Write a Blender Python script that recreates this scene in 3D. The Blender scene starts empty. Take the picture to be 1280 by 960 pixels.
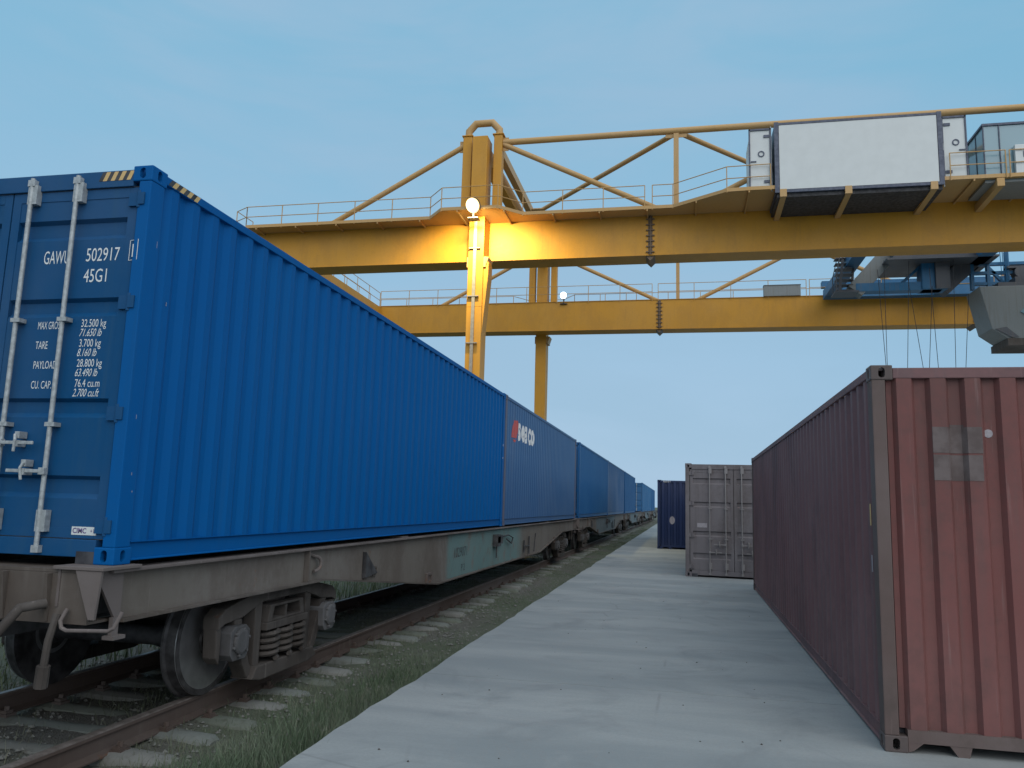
import bpy, bmesh, math, random
import numpy as np
from mathutils import Vector, Matrix
random.seed(7); RNG = np.random.default_rng(7)
S = bpy.context.scene; COL = S.collection; PI = math.pi
# ------------------------------------------------------------------ helpers
class MB:
    def __init__(s): s.v=[]; s.f=[]
    def add(s, vs, fs):
        n=len(s.v); s.v += [tuple(v) for v in vs]; s.f += [tuple(i+n for i in f) for f in fs]; return s
    def box(s, x0,x1,y0,y1,z0,z1):
        if x0>x1: x0,x1=x1,x0
        if y0>y1: y0,y1=y1,y0
        if z0>z1: z0,z1=z1,z0
        return s.add([(x0,y0,z0),(x1,y0,z0),(x1,y1,z0),(x0,y1,z0),(x0,y0,z1),(x1,y0,z1),(x1,y1,z1),(x0,y1,z1)],
            [(0,3,2,1),(4,5,6,7),(0,1,5,4),(1,2,6,5),(2,3,7,6),(3,0,4,7)])
    def beam(s, a, b, w, h, up=(0,0,1)):                 # rectangular bar from a to b
        a,b=Vector(a),Vector(b); d=(b-a).normalized(); u=Vector(up)
        r=d.cross(u)
        if r.length<1e-4: r=d.cross(Vector((1,0,0)))
        r.normalize(); u=r.cross(d); r*=w/2; u*=h/2
        return s.add([a-r-u,a+r-u,a+r+u,a-r+u,b-r-u,b+r-u,b+r+u,b-r+u],
            [(0,1,2,3),(7,6,5,4),(0,4,5,1),(1,5,6,2),(2,6,7,3),(3,7,4,0)])
    def tube(s, pts, r, n=8, cap=True, r2=None):
        pts=[Vector(p) for p in pts]; m=len(pts); vs=[]
        t0=(pts[1]-pts[0]).normalized(); ref=Vector((0,0,1)) if abs(t0.z)<.9 else Vector((1,0,0))
        u=t0.cross(ref).normalized()
        for i,p in enumerate(pts):
            if i==0: t=t0
            elif i==m-1: t=(pts[-1]-pts[-2]).normalized()
            else: t=((pts[i+1]-pts[i]).normalized()+(pts[i]-pts[i-1]).normalized()).normalized()
            u=(u-t*u.dot(t)).normalized(); w=t.cross(u)
            rr=r if r2 is None else r+(r2-r)*i/(m-1)
            for k in range(n):
                a=2*PI*k/n; vs.append(p+u*(rr*math.cos(a))+w*(rr*math.sin(a)))
        fs=[(i*n+k,i*n+(k+1)%n,(i+1)*n+(k+1)%n,(i+1)*n+k) for i in range(m-1) for k in range(n)]
        if cap: fs+= [tuple(range(n-1,-1,-1)), tuple((m-1)*n+k for k in range(n))]
        return s.add(vs,fs)
    def prism(s, poly, axis, a0, a1):                    # polygon in the two other axes, extruded along axis
        def P(q,a): return {'x':(a,q[0],q[1]),'y':(q[0],a,q[1]),'z':(q[0],q[1],a)}[axis]
        n=len(poly); vs=[P(q,a0) for q in poly]+[P(q,a1) for q in poly]
        return s.add(vs,[tuple(range(n-1,-1,-1)),tuple(range(n,2*n))]+[(i,(i+1)%n,n+(i+1)%n,n+i) for i in range(n)])
    def ring(s, outer, inner, axis, a0, a1):             # plate with a hole (same point count)
        def P(q,a): return {'x':(a,q[0],q[1]),'y':(q[0],a,q[1]),'z':(q[0],q[1],a)}[axis]
        n=len(outer); vs=[P(q,a) for a in (a0,a1) for L in (outer,inner) for q in L]
        fs=[]
        for i in range(n):
            j=(i+1)%n
            fs+=[(i,j,n+j,n+i),(2*n+j,2*n+i,3*n+i,3*n+j),(j,i,2*n+i,2*n+j),(n+i,n+j,3*n+j,3*n+i)]
        return s.add(vs,fs)
    def lathe(s, prof, c, axis='x', n=40):               # prof: (along axis, radius)
        c=Vector(c); vs=[]
        for a,r in prof:
            for k in range(n):
                t=2*PI*k/n; p=(a,r*math.cos(t),r*math.sin(t))
                if axis=='y': p=(p[1],p[0],p[2])
                if axis=='z': p=(p[1],p[2],p[0])
                vs.append(c+Vector(p))
        m=len(prof)
        return s.add(vs,[(i*n+k,i*n+(k+1)%n,(i+1)*n+(k+1)%n,(i+1)*n+k) for i in range(m-1) for k in range(n)]+[tuple(range(n)),tuple((m-1)*n+k for k in range(n))])
    def sheet(s, prof, axis_out):                        # profile list of (a,b) pairs of two end points: quads
        n=len(prof); vs=[p for q in prof for p in q]
        return s.add(vs,[(2*i,2*i+2,2*i+3,2*i+1) for i in range(n-1)])
    def mesh(s, name, bevel=0, smooth=False):
        me=bpy.data.meshes.new(name); me.from_pydata(s.v,[],s.f); me.update()
        bm=bmesh.new(); bm.from_mesh(me); bmesh.ops.recalc_face_normals(bm, faces=bm.faces)
        if bevel:
            es=[e for e in bm.edges if len(e.link_faces)==2 and e.calc_face_angle(0)>.6]
            bmesh.ops.bevel(bm, geom=es, offset=bevel, segments=2, profile=.6, affect='EDGES', clamp_overlap=True)
        bm.to_mesh(me); bm.free()
        if smooth:
            me.polygons.foreach_set('use_smooth',[True]*len(me.polygons))
            me.set_sharp_from_angle(angle=math.radians(38))
        return me
    def build(s, name, mat, parent=None, bevel=0, smooth=False):
        return place(name, s.mesh(name,bevel,smooth), mat, parent)
def place(name, me, mat, parent=None, loc=(0,0,0), rot=(0,0,0)):
    o=bpy.data.objects.new(name, me); COL.objects.link(o)
    if not me.materials: me.materials.append(mat)
    o.material_slots[0].link='OBJECT'; o.material_slots[0].material=mat
    o.location=loc; o.rotation_euler=rot
    if parent: o.parent=parent
    return o
def tag(o, label=None, cat=None, group=None, kind=None):
    if label: o['label']=label
    if cat: o['category']=cat
    if group: o['group']=group
    if kind: o['kind']=kind
    return o
def thing(name, label, cat, loc=(0,0,0), rz=0, group=None):
    o=bpy.data.objects.new(name,None); COL.objects.link(o); o.location=loc; o.rotation_euler=(0,0,rz)
    o.empty_display_size=.2
    return tag(o,label,cat,group)
def copy_tree(o, parent=None):
    c=o.copy(); COL.objects.link(c); c.parent=parent
    for ch in list(o.children): copy_tree(ch,c)
    return c
# ------------------------------------------------------------------ materials
class NT:
    def __init__(s, tree): s.t=tree
    def n(s, typ, **kw):
        nd=s.t.nodes.new(typ)
        for k,v in kw.items():
            if k in nd.inputs.keys(): nd.inputs[k].default_value=v
            else: setattr(nd,k,v)
        return nd
    def l(s,a,b): s.t.links.new(a,b)
    def noise(s, vec, scale, detail=4, rough=.55, dist=0):
        x=s.n('ShaderNodeTexNoise'); x.inputs['Scale'].default_value=scale; x.inputs['Detail'].default_value=detail
        x.inputs['Roughness'].default_value=rough; x.inputs['Distortion'].default_value=dist; s.l(vec,x.inputs['Vector']); return x.outputs['Fac']
    def ramp(s, fac, a, b, va=0, vb=1):
        x=s.n('ShaderNodeMapRange'); s.l(fac,x.inputs[0]); x.inputs[1].default_value=a; x.inputs[2].default_value=b
        x.inputs[3].default_value=va; x.inputs[4].default_value=vb; x.interpolation_type='SMOOTHSTEP'; return x.outputs[0]
    def mix(s, fac, a, b, mode='MIX'):
        x=s.n('ShaderNodeMix'); x.data_type='RGBA'; x.blend_type=mode
        for i,v in ((0,fac),(6,a),(7,b)):
            if hasattr(v,'is_linked'): s.l(v,x.inputs[i])
            elif i==0: x.inputs[0].default_value=v
            else: x.inputs[i].default_value=(*v,1) if len(v)==3 else v
        return x.outputs[2]
    def math(s, op, a, b=0):
        x=s.n('ShaderNodeMath'); x.operation=op
        for i,v in enumerate((a,b)):
            if hasattr(v,'is_linked'): s.l(v,x.inputs[i])
            else: x.inputs[i].default_value=v
        return x.outputs[0]
    def scaled(s, vec, sc, loc=(0,0,0)):
        x=s.n('ShaderNodeMapping'); x.inputs['Scale'].default_value=sc; x.inputs['Location'].default_value=loc; s.l(vec,x.inputs[0]); return x.outputs[0]
def newmat(name):
    m=bpy.data.materials.new(name); m.use_nodes=True; t=NT(m.node_tree); b=m.node_tree.nodes['Principled BSDF']
    tc=t.n('ShaderNodeTexCoord'); return m,t,b,tc.outputs['Object']
def mix3(a,b,f): return tuple(x+(y-x)*f for x,y in zip(a,b))
def painted(name, col, rust=.25, fade=.35, dirt=.3, rough=.5, rustcol=(.11,.045,.022), dirtcol=(.16,.14,.12), fadecol=None, seed=0, bump=.12, spec=.4, dents=.4, grime=0, grimecol=(.07,.055,.048)):
    m,t,b,v=newmat(name); v=t.scaled(v,(1,1,1),(seed*3.7,seed*1.3,seed*2.1))
    fadecol=fadecol or mix3(col,(.45,.45,.45),.22)
    c=t.mix(t.math('MULTIPLY',t.ramp(t.noise(v,.55,5),.35,.7),fade),col,fadecol)
    st=t.noise(t.scaled(v,(9,9,.35)),1.2,5)                       # run-off streaks that stay on the paint
    c=t.mix(t.math('MULTIPLY',t.ramp(st,.52,.75),dirt),c,dirtcol)
    mott=t.noise(v,14,6,.7); c=t.mix(t.math('MULTIPLY',t.ramp(mott,.4,.7),.22*dirt+.05),c,mix3(col,dirtcol,.8))
    if grime:
        gn=t.math('ADD',t.math('MULTIPLY',t.noise(t.scaled(v,(1,1,.45)),.9,8,.66,.4),.75),t.math('MULTIPLY',t.noise(v,7,6,.7),.25))
        c=t.mix(t.math('MULTIPLY',t.ramp(gn,.44,.62),grime),c,grimecol)
        sc=t.noise(t.scaled(v,(26,26,1.1)),1.0,3,.6); c=t.mix(t.math('MULTIPLY',t.ramp(sc,.62,.72),grime*.5),c,mix3(col,(.4,.36,.34),.4))
    rn=t.math('ADD',t.noise(v,2.1,8,.68),t.math('MULTIPLY',t.noise(t.scaled(v,(1,1,.25)),6,5,.6),.35))
    rm=t.math('MULTIPLY',t.ramp(rn,.93-.22*rust,1.02-.2*rust),min(1,.4+rust))
    rc=t.mix(t.noise(v,22,5),rustcol,mix3(rustcol,(.3,.17,.1),.5))
    c=t.mix(rm,c,rc); t.l(c,b.inputs['Base Color'])
    r=t.math('ADD',t.math('MULTIPLY',mott,.18),rough-.09); r=t.math('ADD',r,t.math('MULTIPLY',rm,.25)); t.l(r,b.inputs['Roughness'])
    b.inputs['Specular IOR Level'].default_value=spec
    bp=t.n('ShaderNodeBump'); bp.inputs['Strength'].default_value=bump; bp.inputs['Distance'].default_value=.01
    h=t.math('ADD',t.math('MULTIPLY',t.noise(v,60,4),.25),t.math('ADD',t.math('MULTIPLY',rm,.5),t.math('MULTIPLY',t.noise(v,1.7,3),dents*4)))
    t.l(h,bp.inputs['Height']); t.l(bp.outputs[0],b.inputs['Normal']); return m
def plain(name, col, rough=.6, metal=0, var=.25, scale=8):
    m,t,b,v=newmat(name)
    c=t.mix(t.ramp(t.noise(v,scale,5),.3,.7),mix3(col,(0,0,0),var),mix3(col,(.6,.6,.6),var*.25)); t.l(c,b.inputs['Base Color'])
    b.inputs['Roughness'].default_value=rough; b.inputs['Metallic'].default_value=metal; return m
M={}
M['blue']=painted('blue_paint',(.0005,.090,.295),rust=.0,fade=.25,dirt=.3,rough=.55,dirtcol=(.012,.085,.22),fadecol=(.002,.105,.30),spec=.10,dents=.5)
M['blue_door']=painted('blue_door_paint',(.003,.066,.18),rust=.0,fade=.25,dirt=.3,rough=.45,dirtcol=(.03,.09,.16),seed=3,spec=.12,dents=.2)
M['fadedblue']=painted('faded_blue_paint',(.03,.10,.235),rust=.32,fade=.6,dirt=.45,rustcol=(.11,.08,.09),dirtcol=(.11,.13,.19),fadecol=(.065,.135,.26),seed=1,spec=.25)
M['midblue']=painted('mid_blue_paint',(.008,.085,.235),rust=.05,fade=.5,dirt=.25,dirtcol=(.06,.1,.19),fadecol=(.025,.115,.26),seed=2,spec=.25)
M['duskblue']=painted('dusk_blue_paint',(.02,.085,.215),rust=.15,fade=.5,dirt=.35,dirtcol=(.08,.11,.18),seed=4,spec=.25)
M['skyblue']=painted('sky_blue_paint',(.006,.105,.26),rust=.05,fade=.4,dirt=.2,seed=5,spec=.25)
M['navy']=painted('navy_paint',(.011,.024,.075),rust=.08,fade=.2,dirt=.2,dirtcol=(.05,.06,.1),seed=6,spec=.25)
M['grey']=painted('grey_paint',(.15,.138,.146),rust=.22,fade=.4,dirt=.5,rustcol=(.12,.07,.055),dirtcol=(.10,.088,.086),seed=7,grime=.4,spec=.25)
M['red']=painted('red_oxide_paint',(.175,.066,.060),rust=.25,fade=.55,dirt=.4,rustcol=(.07,.04,.035),dirtcol=(.13,.085,.08),fadecol=(.20,.098,.09),seed=8,grime=.55,grimecol=(.085,.055,.05),rough=.6,spec=.25)
M['redside']=painted('weathered_maroon_paint',(.175,.092,.092),rust=.3,fade=.5,dirt=.4,rustcol=(.06,.035,.035),dirtcol=(.12,.095,.1),fadecol=(.21,.135,.132),seed=9,grime=.5,grimecol=(.085,.06,.062),rough=.6,spec=.25)
M['redpost']=painted('brown_weathered_paint',(.105,.072,.064),rust=.4,grime=.7,fade=.5,dirt=.5,rustcol=(.06,.04,.03),dirtcol=(.11,.095,.08),seed=10,rough=.65,spec=.25)
M['yellow']=painted('crane_yellow_paint',(.58,.285,.03),rust=.04,fade=.35,dirt=.22,rough=.5,rustcol=(.12,.05,.02),grime=.22,grimecol=(.30,.15,.04),dirtcol=(.36,.19,.05),fadecol=(.53,.29,.07),seed=11,spec=.3)
M['pipeyellow']=painted('faded_yellow_paint',(.50,.31,.12),rust=.03,fade=.4,dirt=.25,dirtcol=(.3,.2,.1),seed=12,spec=.3)
M['galv']=plain('galvanised_steel',(.40,.44,.45),.5,.25,.3,30)
M['gasket']=plain('door_gasket_rubber',(.045,.05,.055),.8)
M['dark']=plain('dark_steel',(.025,.025,.028),.7)
M['rubber']=plain('black_rubber',(.02,.02,.02),.6)
M['under']=plain('dark_underframe',(.03,.032,.04),.8)
M['wagon']=painted('wagon_brown_paint',grime=.6,grimecol=(.055,.045,.038),col=(.095,.08,.068),rust=.5,fade=.5,dirt=.6,rough=.75,rustcol=(.13,.06,.035),dirtcol=(.17,.155,.14),seed=13,spec=.2)
M['wagonplate']=painted('dusty_flange',grime=.6,grimecol=(.07,.055,.048),col=(.135,.115,.108),rust=.35,fade=.5,dirt=.4,rough=.8,rustcol=(.15,.085,.06),seed=14,spec=.2)
M['bogie']=painted('dusty_cast_steel',grime=.7,grimecol=(.028,.024,.022),col=(.055,.046,.039),rust=.45,fade=.5,dirt=.6,rough=.85,rustcol=(.075,.04,.026),dirtcol=(.085,.076,.066),seed=15,spec=.2)
M['axlebox']=painted('grey_axle_box',(.085,.085,.088),rust=.45,grime=.5,grimecol=(.035,.032,.03),fade=.6,dirt=.8,rough=.7,dirtcol=(.08,.08,.08),seed=16,spec=.3)
M['wheel']=plain('wheel_steel',(.038,.035,.036),.55,.35,.35,9)
M['tread']=plain('polished_tread',(.42,.42,.43),.35,.8,.2,9)
M['rail']=painted('rusty_rail',(.085,.062,.052),rust=.6,fade=.5,dirt=.6,rough=.85,rustcol=(.075,.045,.035),dirtcol=(.12,.10,.085),seed=17,spec=.2)
M['railhead']=plain('worn_rail_head',(.24,.2,.175),.5,.45,.35,12)
M['white']=plain('white_panel',(.60,.64,.63),.45,0,.05,2)
M['whitetext']=plain('white_lettering',(.68,.72,.72),.6,0,.08,40)
M['fadedwhite']=plain('weathered_white_lettering',(.74,.74,.73),.65,0,.08,20)
M['redtext']=plain('faded_red_emblem',(.50,.07,.06),.6,0,.15,20)
M['darktext']=plain('dark_lettering',(.03,.04,.045),.8)
M['purpletext']=plain('purple_lettering',(.10,.06,.22),.7)
M['tapeY']=plain('tape_yellow',(.62,.42,.16),.5,0,.12,30)
M['tapeK']=plain('tape_black',(.02,.02,.022),.5)
M['patch']=plain('grey_patch_paint',(.112,.085,.08),.8,0,.2,9)
M['sticker']=plain('pale_round_sticker',(.33,.31,.33),.6,0,.2,30)
M['cabframe']=plain('dark_blue_frame',(.055,.075,.125),.5)
M['trolblue']=painted('trolley_blue_paint',(.01,.14,.30),rust=.1,fade=.4,dirt=.4,seed=18)
M['trolgrey']=painted('trolley_grey_paint',(.21,.235,.235),rust=.1,fade=.4,dirt=.5,seed=19)
M['troldark']=painted('trolley_dark_paint',(.075,.085,.10),rust=.2,fade=.4,dirt=.5,seed=20)
M['duct']=plain('cable_duct_grey',(.30,.28,.25),.5,0,.2,10)
M['rope']=plain('steel_rope',(.02,.022,.026),.6)
M['teal']=None
def glass_mat():
    m,t,b,v=newmat('tinted_glass'); b.inputs['Base Color'].default_value=(.20,.33,.38,1); b.inputs['Roughness'].default_value=.12
    b.inputs['Specular IOR Level'].default_value=.6; return m
M['glass']=glass_mat()
def emit(name,col,st):
    m=bpy.data.materials.new(name); m.use_nodes=True; nt=m.node_tree; nt.nodes.clear(); t=NT(nt)
    e=t.n('ShaderNodeEmission'); e.inputs[0].default_value=(*col,1); e.inputs[1].default_value=st
    o=t.n('ShaderNodeOutputMaterial'); t.l(e.outputs[0],o.inputs[0]); return m
def lampmat(name,core,rim,r_,a,b_):
    m=emit(name,core,a); t=NT(m.node_tree); e=m.node_tree.nodes['Emission']; tc=t.n('ShaderNodeTexCoord').outputs['Object']
    ln=t.n('ShaderNodeVectorMath'); ln.operation='LENGTH'; t.l(tc,ln.inputs[0]); f=t.ramp(ln.outputs['Value'],r_*.45,r_*1.05)
    t.l(t.mix(f,core,rim),e.inputs[0]); t.l(t.math('ADD',t.math('MULTIPLY',f,b_-a),a),e.inputs[1]); return m
M['lamp']=lampmat('floodlight_glass',(1,.96,.86),(1,.66,.22),.36,16,1.6)
M['lamp_plain']=emit('floodlight_glass',(1,.93,.78),14)
M['lampcool']=emit('floodlight_cool_glass',(.93,.98,1),9)
# wagon sill: brown with a worn turquoise painted field along its middle
def sill_mat(name, y0,y1, teal, extra):
    m=painted(name,(.145,.13,.112),grime=.4,grimecol=(.075,.052,.042),rust=.42,fade=.5,dirt=.6,rough=.75,rustcol=(.13,.065,.04),dirtcol=(.155,.14,.12),seed=13,spec=.2)
    t=NT(m.node_tree); b=m.node_tree.nodes['Principled BSDF']; old=b.inputs['Base Color'].links[0].from_socket
    tc=t.n('ShaderNodeTexCoord').outputs['Object']; sx=t.n('ShaderNodeSeparateXYZ'); t.l(tc,sx.inputs[0])
    w=t.math('MULTIPLY',t.math('SUBTRACT',t.noise(tc,1.1,4),.5),.5)
    y=t.math('ADD',sx.outputs[1],w)
    mask=t.math('MULTIPLY',t.ramp(y,y0-.05,y0+.25),t.ramp(y,y1+.9,y1-.6))
    wear=t.ramp(t.math('ADD',t.noise(tc,3.2,7,.7),t.math('MULTIPLY',t.noise(t.scaled(tc,(5,5,.5)),2,5),.3)),.88,.64)
    mask=t.math('MULTIPLY',mask,t.math('MULTIPLY',wear,extra))
    tcol=t.mix(t.noise(tc,.9,5),teal,mix3(teal,(.2,.25,.24),.5))
    c=t.mix(mask,old,tcol); t.l(c,b.inputs['Base Color']); return m
M['sill']=sill_mat('wagon_sill_paint',8.1,14.2,(.095,.195,.195),.85)
M['sill2']=sill_mat('wagon_sill_paint_grey',6.6,16.5,(.12,.165,.19),.8)
# ------------------------------------------------------------------ world, sun, camera
SUN_EL, SUN_AZ = math.radians(42), math.radians(150)      # azimuth from +y towards +x: behind the camera, to the right
w=bpy.data.worlds.new('World'); S.world=w; w.use_nodes=True; nt=w.node_tree; nt.nodes.clear(); t=NT(nt)
sky=t.n('ShaderNodeTexSky'); sky.sky_type='NISHITA'; sky.sun_disc=False; sky.sun_elevation=SUN_EL; sky.sun_rotation=SUN_AZ
sky.air_density=1.2; sky.dust_density=1.5; sky.ozone_density=2.0
gen=t.n('ShaderNodeTexCoord').outputs['Generated']; sp=t.n('ShaderNodeSeparateXYZ'); t.l(gen,sp.inputs[0])
up=t.ramp(sp.outputs[2],-.02,.55)
cl=t.mix(up,(4.0,5.75,7.65),(2.4,5.05,7.05))              # thin even overcast of a dusk sky, paler near the horizon
n1=t.noise(t.scaled(gen,(1.3,1.3,4.2)),1.5,5,.55,.6); n2=t.noise(t.scaled(gen,(1,1,5)),4,4,.5,.4)
nn=t.math('ADD',t.math('MULTIPLY',n1,.75),t.math('MULTIPLY',n2,.25))
cl=t.mix(t.math('MULTIPLY',t.ramp(nn,.40,.64),.75),cl,(3.4,5.3,7.1))
right=t.ramp(sp.outputs[0],.0,.75); cl=t.mix(t.math('MULTIPLY',right,.6),cl,(1.75,4.45,6.35))
sv=(math.sin(SUN_AZ)*math.cos(SUN_EL), math.cos(SUN_AZ)*math.cos(SUN_EL), math.sin(SUN_EL))
dt=t.n('ShaderNodeVectorMath'); dt.operation='DOT_PRODUCT'; t.l(gen,dt.inputs[0]); dt.inputs[1].default_value=sv
cl=t.mix(t.ramp(dt.outputs['Value'],-.05,.85),cl,(8.6,9.6,11.0))       # the bright half of the dusk sky lies behind the camera
c=t.mix(.93,sky.outputs[0],cl)
bg=t.n('ShaderNodeBackground'); bg.inputs[1].default_value=.1; t.l(c,bg.inputs[0]); ow=t.n('ShaderNodeOutputWorld'); t.l(bg.outputs[0],ow.inputs[0])
ld=bpy.data.lights.new('sun','SUN'); ld.energy=1.0; ld.angle=math.radians(60); ld.color=(1,.93,.85)
lo=bpy.data.objects.new('sun',ld); COL.objects.link(lo)
sd=Vector((math.sin(SUN_AZ)*math.cos(SUN_EL), math.cos(SUN_AZ)*math.cos(SUN_EL), math.sin(SUN_EL)))
lo.rotation_euler=sd.to_track_quat('Z','Y').to_euler(); lo.location=(20,-30,40)
F_,PIT,ROL,YAW,CH=990.95,.148785,.0293078,-.2124744,1.73429
cy,sy,cp,sn,cr,sr=math.cos(YAW),math.sin(YAW),math.cos(PIT),math.sin(PIT),math.cos(ROL),math.sin(ROL)
fw=Vector((sy*cp,cy*cp,sn)); rt=Vector((cy,-sy,0)); uv=rt.cross(fw); R2=rt*cr+uv*sr; U2=uv*cr-rt*sr
cd=bpy.data.cameras.new('camera'); cam=bpy.data.objects.new('camera',cd); COL.objects.link(cam); S.camera=cam
cam.matrix_world=Matrix(((R2.x,U2.x,-fw.x,0),(R2.y,U2.y,-fw.y,0),(R2.z,U2.z,-fw.z,CH),(0,0,0,1)))
cd.sensor_width=36; cd.lens=F_/1280*36; cd.clip_start=.05; cd.clip_end=6000
S.view_settings.view_transform='Standard'; S.view_settings.look='None'; S.view_settings.exposure=0; S.view_settings.gamma=1
S.render.engine='CYCLES'; S.cycles.use_denoising=True
try: S.view_settings.use_curve_mapping=False
except Exception: pass
# ------------------------------------------------------------------ ground, pavement
def ground_mat():
    m,t,b,v=newmat('ground_soil_grass')
    n=t.noise(v,.35,6,.6); n2=t.noise(v,9,6,.7); sx=t.n('ShaderNodeSeparateXYZ'); t.l(v,sx.inputs[0])
    soil=t.mix(n2,(.08,.078,.07),(.19,.185,.165)); gr=t.mix(n2,(.07,.088,.06),(.14,.155,.11))
    f=t.ramp(n,.4,.58); away=t.ramp(sx.outputs[0],-6.2,-8.5); f=t.math('MAXIMUM',f,away)
    edge=t.ramp(sx.outputs[0],-3.6,-3.1); f=t.math('MAXIMUM',f,t.math('MULTIPLY',edge,.7))
    t.l(t.mix(f,soil,gr),b.inputs['Base Color']); b.inputs['Roughness'].default_value=.95; b.inputs['Specular IOR Level'].default_value=.15
    bp=t.n('ShaderNodeBump'); bp.inputs['Strength'].default_value=.7; bp.inputs['Distance'].default_value=.05
    t.l(t.math('ADD',n2,t.noise(v,45,4)),bp.inputs['Height']); t.l(bp.outputs[0],b.inputs['Normal']); return m
GZ=-.25
def gh(x,y): return GZ+.035*np.sin(x*2.3+np.sin(y*.7))*np.sin(y*1.1)+.02*np.sin(x*5.1+y*2.7)
xs=np.concatenate([[-3000,-800,-200,-60,-30],np.arange(-16,-2.2,.25),[-2,10,60,300,3000]]); ys=np.concatenate([[-3000,-300,-40,-8],np.arange(-2,42,.4),np.arange(42,130,4),[200,500,1200,4000]])
X,Y=np.meshgrid(xs,ys); Z=np.where((X>-16)&(X<-2.6)&(Y>-2)&(Y<130),gh(X,Y),GZ); Z=np.where(X>-2.45,GZ-.05,Z)
nx,ny=len(xs),len(ys); me=bpy.data.meshes.new('ground')
me.from_pydata(np.stack([X,Y,Z],-1).reshape(-1,3).tolist(),[],[(j*nx+i,j*nx+i+1,(j+1)*nx+i+1,(j+1)*nx+i) for j in range(ny-1) for i in range(nx-1)])
me.polygons.foreach_set('use_smooth',[True]*len(me.polygons)); me.update()
tag(place('ground',me,ground_mat()),'flat soil and short grass round the tracks',kind='structure')
def concrete_mat():
    m,t,b,v=newmat('pavement_concrete')
    a=t.noise(t.scaled(v,(.28,1.1,1)),.9,6,.6,.5); s1=t.noise(t.scaled(v,(.35,4.5,1)),.7,6,.65); f=t.noise(v,35,5,.7)
    c=t.mix(t.ramp(a,.3,.7),(.225,.25,.25),(.32,.34,.33))
    c=t.mix(t.math('MULTIPLY',t.ramp(s1,.5,.75),.3),c,(.23,.24,.245))
    st=t.noise(v,.8,7,.65,1.2); c=t.mix(t.math('MULTIPLY',t.ramp(st,.48,.72),.5),c,(.155,.17,.175))
    lt=t.noise(v,1.7,6,.6,.8); c=t.mix(t.math('MULTIPLY',t.ramp(lt,.58,.78),.3),c,(.37,.385,.37))
    c=t.mix(t.math('MULTIPLY',t.ramp(f,.35,.7),.25),c,(.20,.205,.205))
    vr=t.n('ShaderNodeTexVoronoi'); vr.feature='DISTANCE_TO_EDGE'; vr.inputs['Scale'].default_value=.33; t.l(t.mix(.12,v,t.n('ShaderNodeTexNoise',Scale=3.0).outputs['Color']),vr.inputs['Vector'])
    crk=t.math('MULTIPLY',t.ramp(vr.outputs['Distance'],.006,.0),t.ramp(t.noise(v,.5,3),.5,.6)); c=t.mix(t.math('MULTIPLY',crk,.3),c,(.12,.12,.12))
    t.l(c,b.inputs['Base Color']); t.l(t.math('ADD',t.math('MULTIPLY',a,.25),.6),b.inputs['Roughness']); b.inputs['Specular IOR Level'].default_value=.3
    bp=t.n('ShaderNodeBump'); bp.inputs['Strength'].default_value=.25; bp.inputs['Distance'].default_value=.01
    t.l(t.math('ADD',f,t.noise(v,120,3)),bp.inputs['Height']); t.l(bp.outputs[0],b.inputs['Normal']); return m
# pavement: slabs cast end to end, 8 mm joints, slightly broken left edge
pv=bmesh.new(); XE=-2.556
yy=[-30.0,-4.0,8.05,15.7,22.6,31.5,44,57,70,85,100,116]
for a,bq in zip(yy[:-1],yy[1:]):
    a2,b2=a+.004,bq-.004; n=max(2,int((b2-a2)/.35)); top=[]; bot=[]
    for i in range(n+1):
        q=a2+(b2-a2)*i/n; e=XE+random.uniform(-.012,.012)+.01*math.sin(q*1.7)+(random.uniform(.015,.03) if random.random()<.08 else 0)
        top.append(pv.verts.new((e,q,0))); bot.append(pv.verts.new((e-.01,q,GZ-.15)))
    r0,r1=pv.verts.new((60,a2,0)),pv.verts.new((60,b2,0)); q0,q1=pv.verts.new((60,a2,GZ-.15)),pv.verts.new((60,b2,GZ-.15))
    pv.faces.new([r0,r1]+top[::-1])
    for i in range(n): pv.faces.new([top[i],top[i+1],bot[i+1],bot[i]])
    pv.faces.new([top[0],bot[0],q0,r0]); pv.faces.new([top[-1],r1,q1,bot[-1]])
bmesh.ops.recalc_face_normals(pv,faces=pv.faces); me=bpy.data.meshes.new('pavement'); pv.to_mesh(me); pv.free()
tag(place('pavement',me,concrete_mat()),'pale grey concrete loading pavement beside the track',kind='structure')
# ------------------------------------------------------------------ track
TX=-5.02; RH=-.03
M['sleeper']=painted('old_concrete',(.14,.155,.14),rust=.12,fade=.4,dirt=.6,rough=.9,rustcol=(.12,.1,.08),dirtcol=(.085,.088,.07),seed=21,spec=.15)
for sx_,lab in ((1,'rusty steel rail of the track on the side of the pavement'),(-1,'rusty steel rail on the far side of the track')):
    x0=TX+sx_*.78; root=thing('rail',lab,'rail',(x0,0,RH),0,'rails of the track')
    p=[(-.075,-.18),(.075,-.18),(.075,-.168),(.012,-.145),(.01,-.045),(.036,-.035),(.036,-.012),(-.036,-.012),(-.036,-.035),(-.01,-.045),(-.012,-.145),(-.075,-.168)]
    mb=MB(); L0,L1=-6,128
    mb.prism(p,'y',L0,L1); mb.build('rail_body',M['rail'],root)
    MB().prism([(-.036,-.0118),(.036,-.0118),(.034,-.003),(.028,0),(-.028,0),(-.034,-.003)],'y',L0,L1).build('rail_head',M['railhead'],root)
SLEEP=[M['sleeper'],painted('mossy_concrete',(.125,.14,.115),rust=.2,fade=.5,dirt=.7,rough=.9,rustcol=(.07,.075,.05),dirtcol=(.07,.075,.055),seed=27,spec=.15),painted('dusty_concrete',(.16,.165,.15),rust=.3,fade=.5,dirt=.7,rough=.9,rustcol=(.09,.08,.065),dirtcol=(.10,.095,.08),seed=29,spec=.15)]
slm=MB()
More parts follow.
